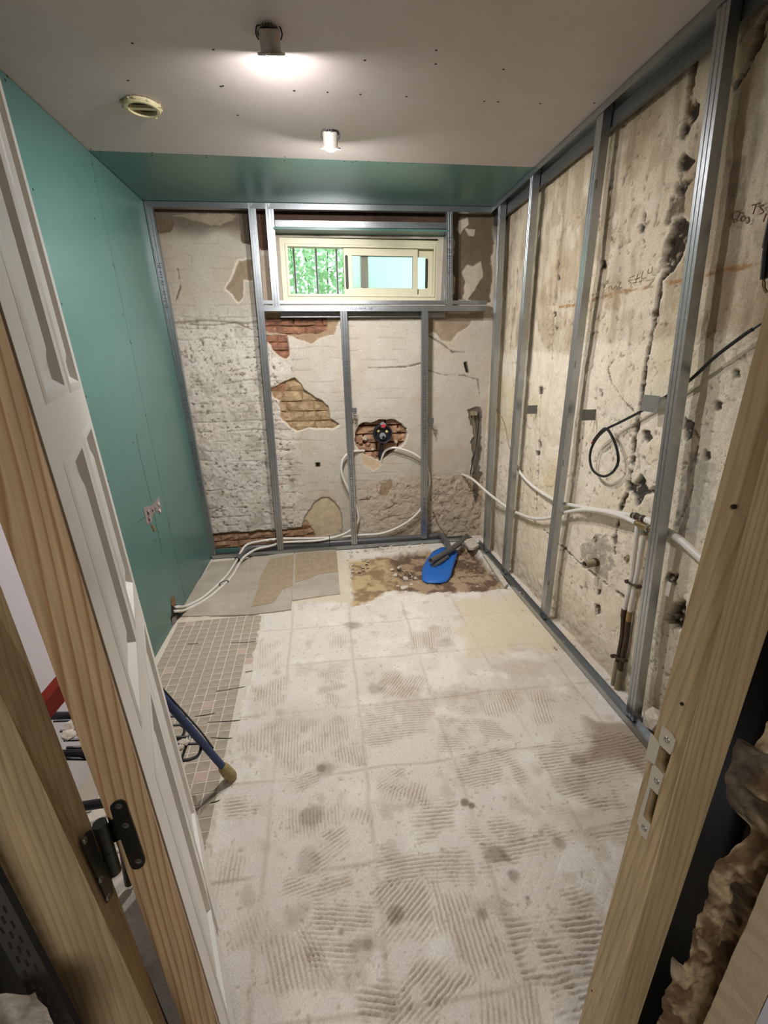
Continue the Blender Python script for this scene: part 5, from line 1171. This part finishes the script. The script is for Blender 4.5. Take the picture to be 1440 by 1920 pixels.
# the hinge between post and leaf
hz = lambda q: (q[0]/1396*160+140, q[1]/1920*220+1480)
ep0 = DB.at(.8); en = np.array([0, -1, 0.]); 
def hp(q, off=0): return on_plane(hz(q), ep0+en*off, en)
hg = MB(); hg.slab([hp(q, .0012) for q in [(640,200),(700,170),(760,160),(815,178),(845,215),(862,262),(1010,680),(1150,1110),(1152,1170),(1120,1240),(1060,1282),(990,1292),(940,1270),(905,1205),(760,800),(690,830),(600,880),(540,560),(570,508),(640,470),(590,300),(592,250)]], en, .002)
hgo = lab(hg.obj('hinge_plate', 'hinge', door), 'dark hinge plate')
for q in [(720,280), (830,595), (1040,1180)]:
    b = MB(); b.lathe([(0, 0), (.0012, -.0006), (.002, .0008), (.0042, .0005), (.0046, -.0004)], hp(q, .0034), en, 14); b.obj('screw', 'chrome', hgo, smooth=True)
k0 = hp((405,555), .012); k1 = hp((500,985), .012); k2 = hp((655,1345), .012)
b = MB(); kd = (k2-k0); km = k0+kd*.53; b.tube([k0, km-kd*.006], .0082, 16, 1); b.obj('hinge_knuckle', 'hinge', door, smooth=True)
b = MB(); b.tube([km+kd*.006, k2], .0082, 16, 1); b.obj('hinge_knuckle', 'hinge', jl, smooth=True)
la0 = LA.at(.85); lb0 = LB.at(.85); ln_ = np.cross(lb0-la0, LA.at(1.1)-la0); ln_ /= np.linalg.norm(ln_); ln_ = ln_ if ln_[0] > 0 else -ln_
def hq(q, off=0): return on_plane(hz(q), la0+ln_*off, ln_)
b = MB(); b.slab([hq(q, .0006) for q in [(232,662),(180,710),(148,770),(130,860),(140,960),(360,1470),(520,1860),(580,1760),(612,1690),(585,1500),(600,1400),(640,1370),(520,1080),(450,1195),(350,950),(255,690)]], ln_, .0018); hjo = lab(b.obj('hinge_plate', 'hinge', jl), 'dark hinge plate')
for q in [(180,830), (430,1465), (548,1760)]:
    b = MB(); b.lathe([(0, 0), (.0012, -.0006), (.002, .0008), (.0042, .0005), (.0046, -.0004)], hq(q, .0024), ln_, 14); b.obj('screw', 'chrome', hjo, smooth=True)
# little knots and nail holes in the post
for q, rr in [((1375,950), .003), ((1278,1320), .0024), ((1135,1818), .0018), ((1110,1858), .0024)]:
    p = on_plane(q, fa, fn); b = MB(); b.lathe([(0, .0004), (rr, .0003), (rr, -.002)], p, fn, 8); b.obj('knot', 'hole', jr)

# ================================================================== FRONT WALL AROUND THE DOOR, HALL BEHIND THE CAMERA
def boxobj(name, x0, x1, y0, y1, z0, z1, m, parent=None):
    b = MB(); b.box8([(x0, y0, z0), (x1, y0, z0), (x1, y1, z0), (x0, y1, z0), (x0, y0, z1), (x1, y0, z1), (x1, y1, z1), (x0, y1, z1)]); return b.obj(name, m, parent)
rcx = RC.at(1.0)[0]
o = boxobj('wall_front', .72, 1.5, .50, .56, -.05, 2.45, 'hallwall'); tag(o, 'front wall of the room beside the door post', kind='structure')
b = MB()      # black sheet added as the shade of the cavity behind the post
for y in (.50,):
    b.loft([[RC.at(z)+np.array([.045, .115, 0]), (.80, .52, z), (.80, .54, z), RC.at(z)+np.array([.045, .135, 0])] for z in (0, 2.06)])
o2 = b.obj('cavity_shade', 'black', o)
boxobj('header', -1.5, 1.5, .42, .56, 2.06, 2.45, 'hallwall', o)
boxobj('left_part', -1.5, -.56, .47, .56, -.05, 2.45, 'hallwall', o)
b = MB(); b.loft([[LD.at(z)+np.array([.004, .10, 0]), (-.60, .50, z), (-.60, .52, z), LD.at(z)+np.array([.004, .12, 0])] for z in (0, 2.06)]); b.obj('cavity_shade', 'black', o)  # black sheet standing in for shade on the hinge side
# rough broken masonry beside the post, with the edge of a rendered board
def az(deg, y): return math.tan(math.radians(deg))*y
SE = VL((1440,1335), (1235,1900), .40)
us = np.linspace(0, 1, 56); zs = np.arange(-.02, 2.3, .004)
U, V = np.meshgrid(us, zs)
k_ = (V-SE.a[2])/(SE.b[2]-SE.a[2]); x0 = SE.a[0]+k_*(SE.b[0]-SE.a[0])
n1 = fbm(U*.12, V, 14, 401, 4); n2 = fbm(U*.12+5, V, 40, 402, 4); n3 = fbm(U*.12+9, V, 90, 405, 4)
edge_j = (fbm(U*0, V, 9, 403, 5)-.5)*.05+.012
notch = sstep(.05, .0, np.abs(V-.80))*.03+sstep(.03, 0, np.abs(V-1.02))*.012
X = x0+edge_j*(1-U)+notch*(1-U)+U*.085+(n1-.5)*.008+(n2-.5)*.006+(n3-.5)*.006
Yy = .40-U*.05+(n1-.5)*.010*(1-U*.5)+(n2-.5)*.006+(n3-.5)*.010
tint = mixc(np.ones(U.shape+(3,))*col3(C(186, 166, 134)), col3(C(120, 98, 74)), sstep(.4, .6, n2)); 
holes = sstep(.60, .66, fbm(U*.16+2, V, 13, 404, 3)); Yy += holes*.02; tint = mixc(tint, col3(C(88, 80, 72)), holes*.8)
wr2 = grid_obj('wall_masonry', X, Yy, V, tint, 'masonry'); tag(wr2, 'rough broken masonry edge beside the pale door post with strike plate', kind='structure')
PE = VL((1440,1640), (1320,1920), .345); PF = VL((1440,1865), (1415,1920), .30)
b = MB(); rj = random.Random(8); rings = []
for z in np.arange(0, 2.2, .02):
    j = rj.uniform(-.0022, .0022); a = PE.at(z)+np.array([j, 0, 0]); c = PF.at(z)+np.array([rj.uniform(-.001, .001), 0, 0])
    rings.append([a, c, c+np.array([.12, .05, 0]), a+np.array([.10, .06, 0])])
b.loft(rings); o = b.obj('render_edge', 'render', wr2); lab(o, 'sandy cut edge of the wall render')
b = MB(); b.loft([[PF.at(z)+np.array([.0005, -.0005, 0]), PF.at(z)+np.array([.20, -.14, 0]), PF.at(z)+np.array([.22, -.10, 0]), PF.at(z)+np.array([.01, .004, 0])] for z in (0, 2.2)]); lab(b.obj('paint_face', 'paintwall', wr2), 'white painted face')
# perforated black bead and rubble on the hinge side
BD = VL((0,1655), (140,1920), .385); BD2 = VL((0,1765), (85,1920), .375)
bead = thing('corner_bead', 'dark perforated metal corner bead beside the hinge post', 'bead', BD.at(0))
b = MB(); nz = 260; nw = 9; vs = []; fs = []
for i in range(nz+1):
    z = .15+1.6*i/nz; a = BD.at(z); c = BD2.at(z)
    for k in range(nw+1): vs.append(a+(c-a)*k/nw)
for i in range(nz):
    for k in range(nw):
        if k in (2, 4, 6) and (i+k) % 4 in (0, 1): continue
        fs.append((i*(nw+1)+k, i*(nw+1)+k+1, (i+1)*(nw+1)+k+1, (i+1)*(nw+1)+k))
b.add(vs, fs); me_o = b.obj('perforated_strip', 'zinc_dark', bead, fix=False); sm = me_o.modifiers.new('thick', 'SOLIDIFY'); sm.thickness = .0012
LR = VL((0,1700), (60,1920), .36)
us = np.linspace(0, 1, 40); zs = np.arange(-.02, .62, .008); U, V = np.meshgrid(us, zs)
top = .50+(fbm(U, V*0, 6, 411, 3)-.5)*.12
xr = on((30,1890), 1, .34)[0]
X = xr+.012-U*.25+(fbm(U, V, 8, 412, 4)-.5)*.05; Yy = .34+(fbm(U, V, 10, 413, 4)-.5)*.05-U*.02
tint = mixc(np.ones(U.shape+(3,))*col3(C(190, 180, 166)), col3(C(120, 108, 94)), sstep(.42, .62, fbm(U, V, 16, 414, 4)))
zt = on((0,1868), 1, .34)[2]
V2 = V/.62*zt+(fbm(U, V, 12, 415, 3)-.5)*.02
wr3 = grid_obj('wall_stub', X, Yy, V2, tint, 'masonry', flip=True); tag(wr3, 'low broken masonry stub at the foot of the hinge side post', kind='structure')
# hall around the camera
o = boxobj('wall_hall', -1.5, -1.44, -1.9, .56, -.05, 2.5, 'hallwall'); tag(o, 'hall walls behind the doorway', kind='structure')
boxobj('hall_side', 1.44, 1.5, -1.9, .56, -.05, 2.5, 'hallwall', o); boxobj('hall_end', -1.5, 1.5, -1.9, -1.84, -.05, 2.5, 'hallwall', o)
boxobj('hall_ceiling', -1.5, 1.5, -1.9, .56, 2.45, 2.5, 'hallwall', o); boxobj('hall_floor', -1.5, 1.5, -1.9, .0, -.06, -.012, 'hallwall', o)
boxobj('side_closure', -1.5, -1.1, .5, 3.75, 2.425, 2.5, 'hallwall', o); boxobj('side_closure', 1.40, 1.46, .5, 3.75, -.1, 2.5, 'hallwall', o); boxobj('side_closure', -1.5, -1.2, 3.6, 3.75, -.1, 2.5, 'hallwall', o)
la = bpy.data.lights.new('hall_fill', 'AREA'); la.energy = HALL_FILL_WATT; la.size = .9; la.color = (1, .95, .9)  # added area light, unseen, filling the door posts and near room
lo = bpy.data.objects.new('hall_fill', la); COL.objects.link(lo); lo.location = (-.5, -1.2, 2.3)

# ================================================================== FOLDED TRESTLE BEHIND THE DOOR
foot = fl((428,1452), .03)
tr = thing('folding_trestle', 'blue steel trestle leg with a yellowish rubber foot and black wire racks behind the door', 'trestle', (foot[0], foot[1], 0))
ft = fl((430,1452), .022); lt = fl((293,1293), .50)
ld = (lt-ft)/np.linalg.norm(lt-ft)
b = MB(); b.tube([ft+ld*.03, lt+ld*.12], .0125, 14, 1); b.obj('leg', 'bluesteel', tr, smooth=True)
b = MB(); b.lathe([(0, -.022), (.019, -.022), (.0215, -.012), (.021, .02), (.018, .05), (.0135, .062), (.0125, .062)], ft, ld, 18); lab(b.obj('rubber_foot', 'rubber', tr, smooth=True), 'worn yellowish rubber foot')
upv = np.array([.0, .012, .012])
b = MB(); b.tube([lt+ld*.03+np.array([0, 0, .022]), lt+np.array([.004, .004, .03]), lt-ld*.02+np.array([.004, .004, .024]), ft+ld*.26+np.array([.01, .01, .014]), ft+ld*.15+np.array([.008, .008, .010])], .0032, 8, 5); lab(b.obj('wire', 'blackp', tr, smooth=True), 'dark wire along the leg')
zr = .24
def tr_(q, z=None, dz=0): return fl(q, (.36-.15*(q[0]-100)/280 if z is None else z+.18)+dz)
rods = [((118,1345),(352,1340)), ((126,1362),(360,1357)), ((112,1352),(358,1369)), ((124,1390),(372,1382)), ((126,1402),(386,1400))]
rb = thing('wire_rack', 'black wire rack lying under the trestle behind the door', 'rack', tr_((330,1380)))
for qa, qc in [((100,1352),(352,1342)), ((112,1371),(360,1358)), ((120,1388),(372,1381)), ((124,1402),(384,1394))]:
    b = MB(); b.tube([tr_(qa), tr_(qc)], .0042, 8, 1); b.obj('rod', 'blackp', rb, smooth=True)
for P_ in ([(305,1388),(330,1387),(342,1380),(346,1366),(338,1358)], [(120,1422),(323,1426),(362,1422),(374,1412),(377,1396),(374,1384)]):
    b = MB(); b.tube([tr_(q, None, -.01) for q in P_], .0052, 8, 5); b.obj('loop', 'blackp', rb, smooth=True)
b = MB(); b.tube([tr_((356,1378), None, .01), tr_((345,1410), None, -.02), fl((330,1452), .02)], .0048, 8, 4); b.obj('stay', 'blackp', rb, smooth=True)
RL = ['largest plaster lump on the rack near the blue leg', 'plaster lump under the largest one near the rack loop', 'small plaster lump on the rack closest to the blue leg', 'plaster lump at the top rod of the rack beside the door face', 'largest plaster lump on the rack seen in the hinge gap', 'plaster lump on the rack near the post in the hinge gap', 'small plaster lump on the rack near the door edge in the hinge gap']
for k, (q, s) in enumerate([((345,1392), .02), ((338,1402), .015), ((352,1386), .012), ((308,1346), .012), ((135,1362), .03), ((128,1380), .022), ((140,1376), .018)]):
    stone('plaster_splash', RL[k], 'plaster', tr_(q, None, .006), s, 'rubble_w', 'plaster lumps on the rack', 560+q[0], .5)
b = MB(); b.tube([tr_((100,1342), .17), tr_((128,1342), .17), tr_((160,1338), .17)], .013, 12, 2); b.obj('frame_tube', 'blackp', rb, smooth=True)
b = MB(); b.tube([tr_((100,1415), .15), tr_((165,1412), .15), tr_((230,1408), .15)], .013, 12, 2); b.obj('frame_tube', 'blackp', rb, smooth=True)
b = MB(); b.tube([fl((140,1514), .10), fl((200,1505), .10), fl((260,1500), .10)], .015, 12, 2); b.obj('cross_tube', 'blackp', tr, smooth=True)
b = MB(); b.tube([fl((243,1655), .02), fl((247,1655), .02)+np.array([0.01, .01, .30])], .013, 12, 1); lab(b.obj('leg', 'blackp', tr, smooth=True), 'black rear leg')
# red box beam (spirit level shaped) leaning behind the door
lv = thing('red_beam', 'red box beam leaning on the black rack in the gap beside the hinge', 'beam', fl((96,1318), .5))
a = fl((78,1336), .50); c = fl((122,1284), .56); d_ = (c-a)/np.linalg.norm(c-a); up = np.cross(d_, np.cross(np.array([0, -.5, .86]), d_)); up /= np.linalg.norm(up); sd = np.cross(d_, up)
b = MB(); b.box((a+c)/2, (.30, .026, .062), (d_, sd, up)); b.obj('beam', 'red', lv)
b = MB(); b.box((a+c)/2+up*.033, (.31, .03, .006), (d_, sd, up)); b.obj('edge_cap', 'red', lv)
b = MB(); b.box((a+c)/2+d_*.154, (.01, .03, .068), (d_, sd, up)); b.obj('end_cap', 'black', lv)
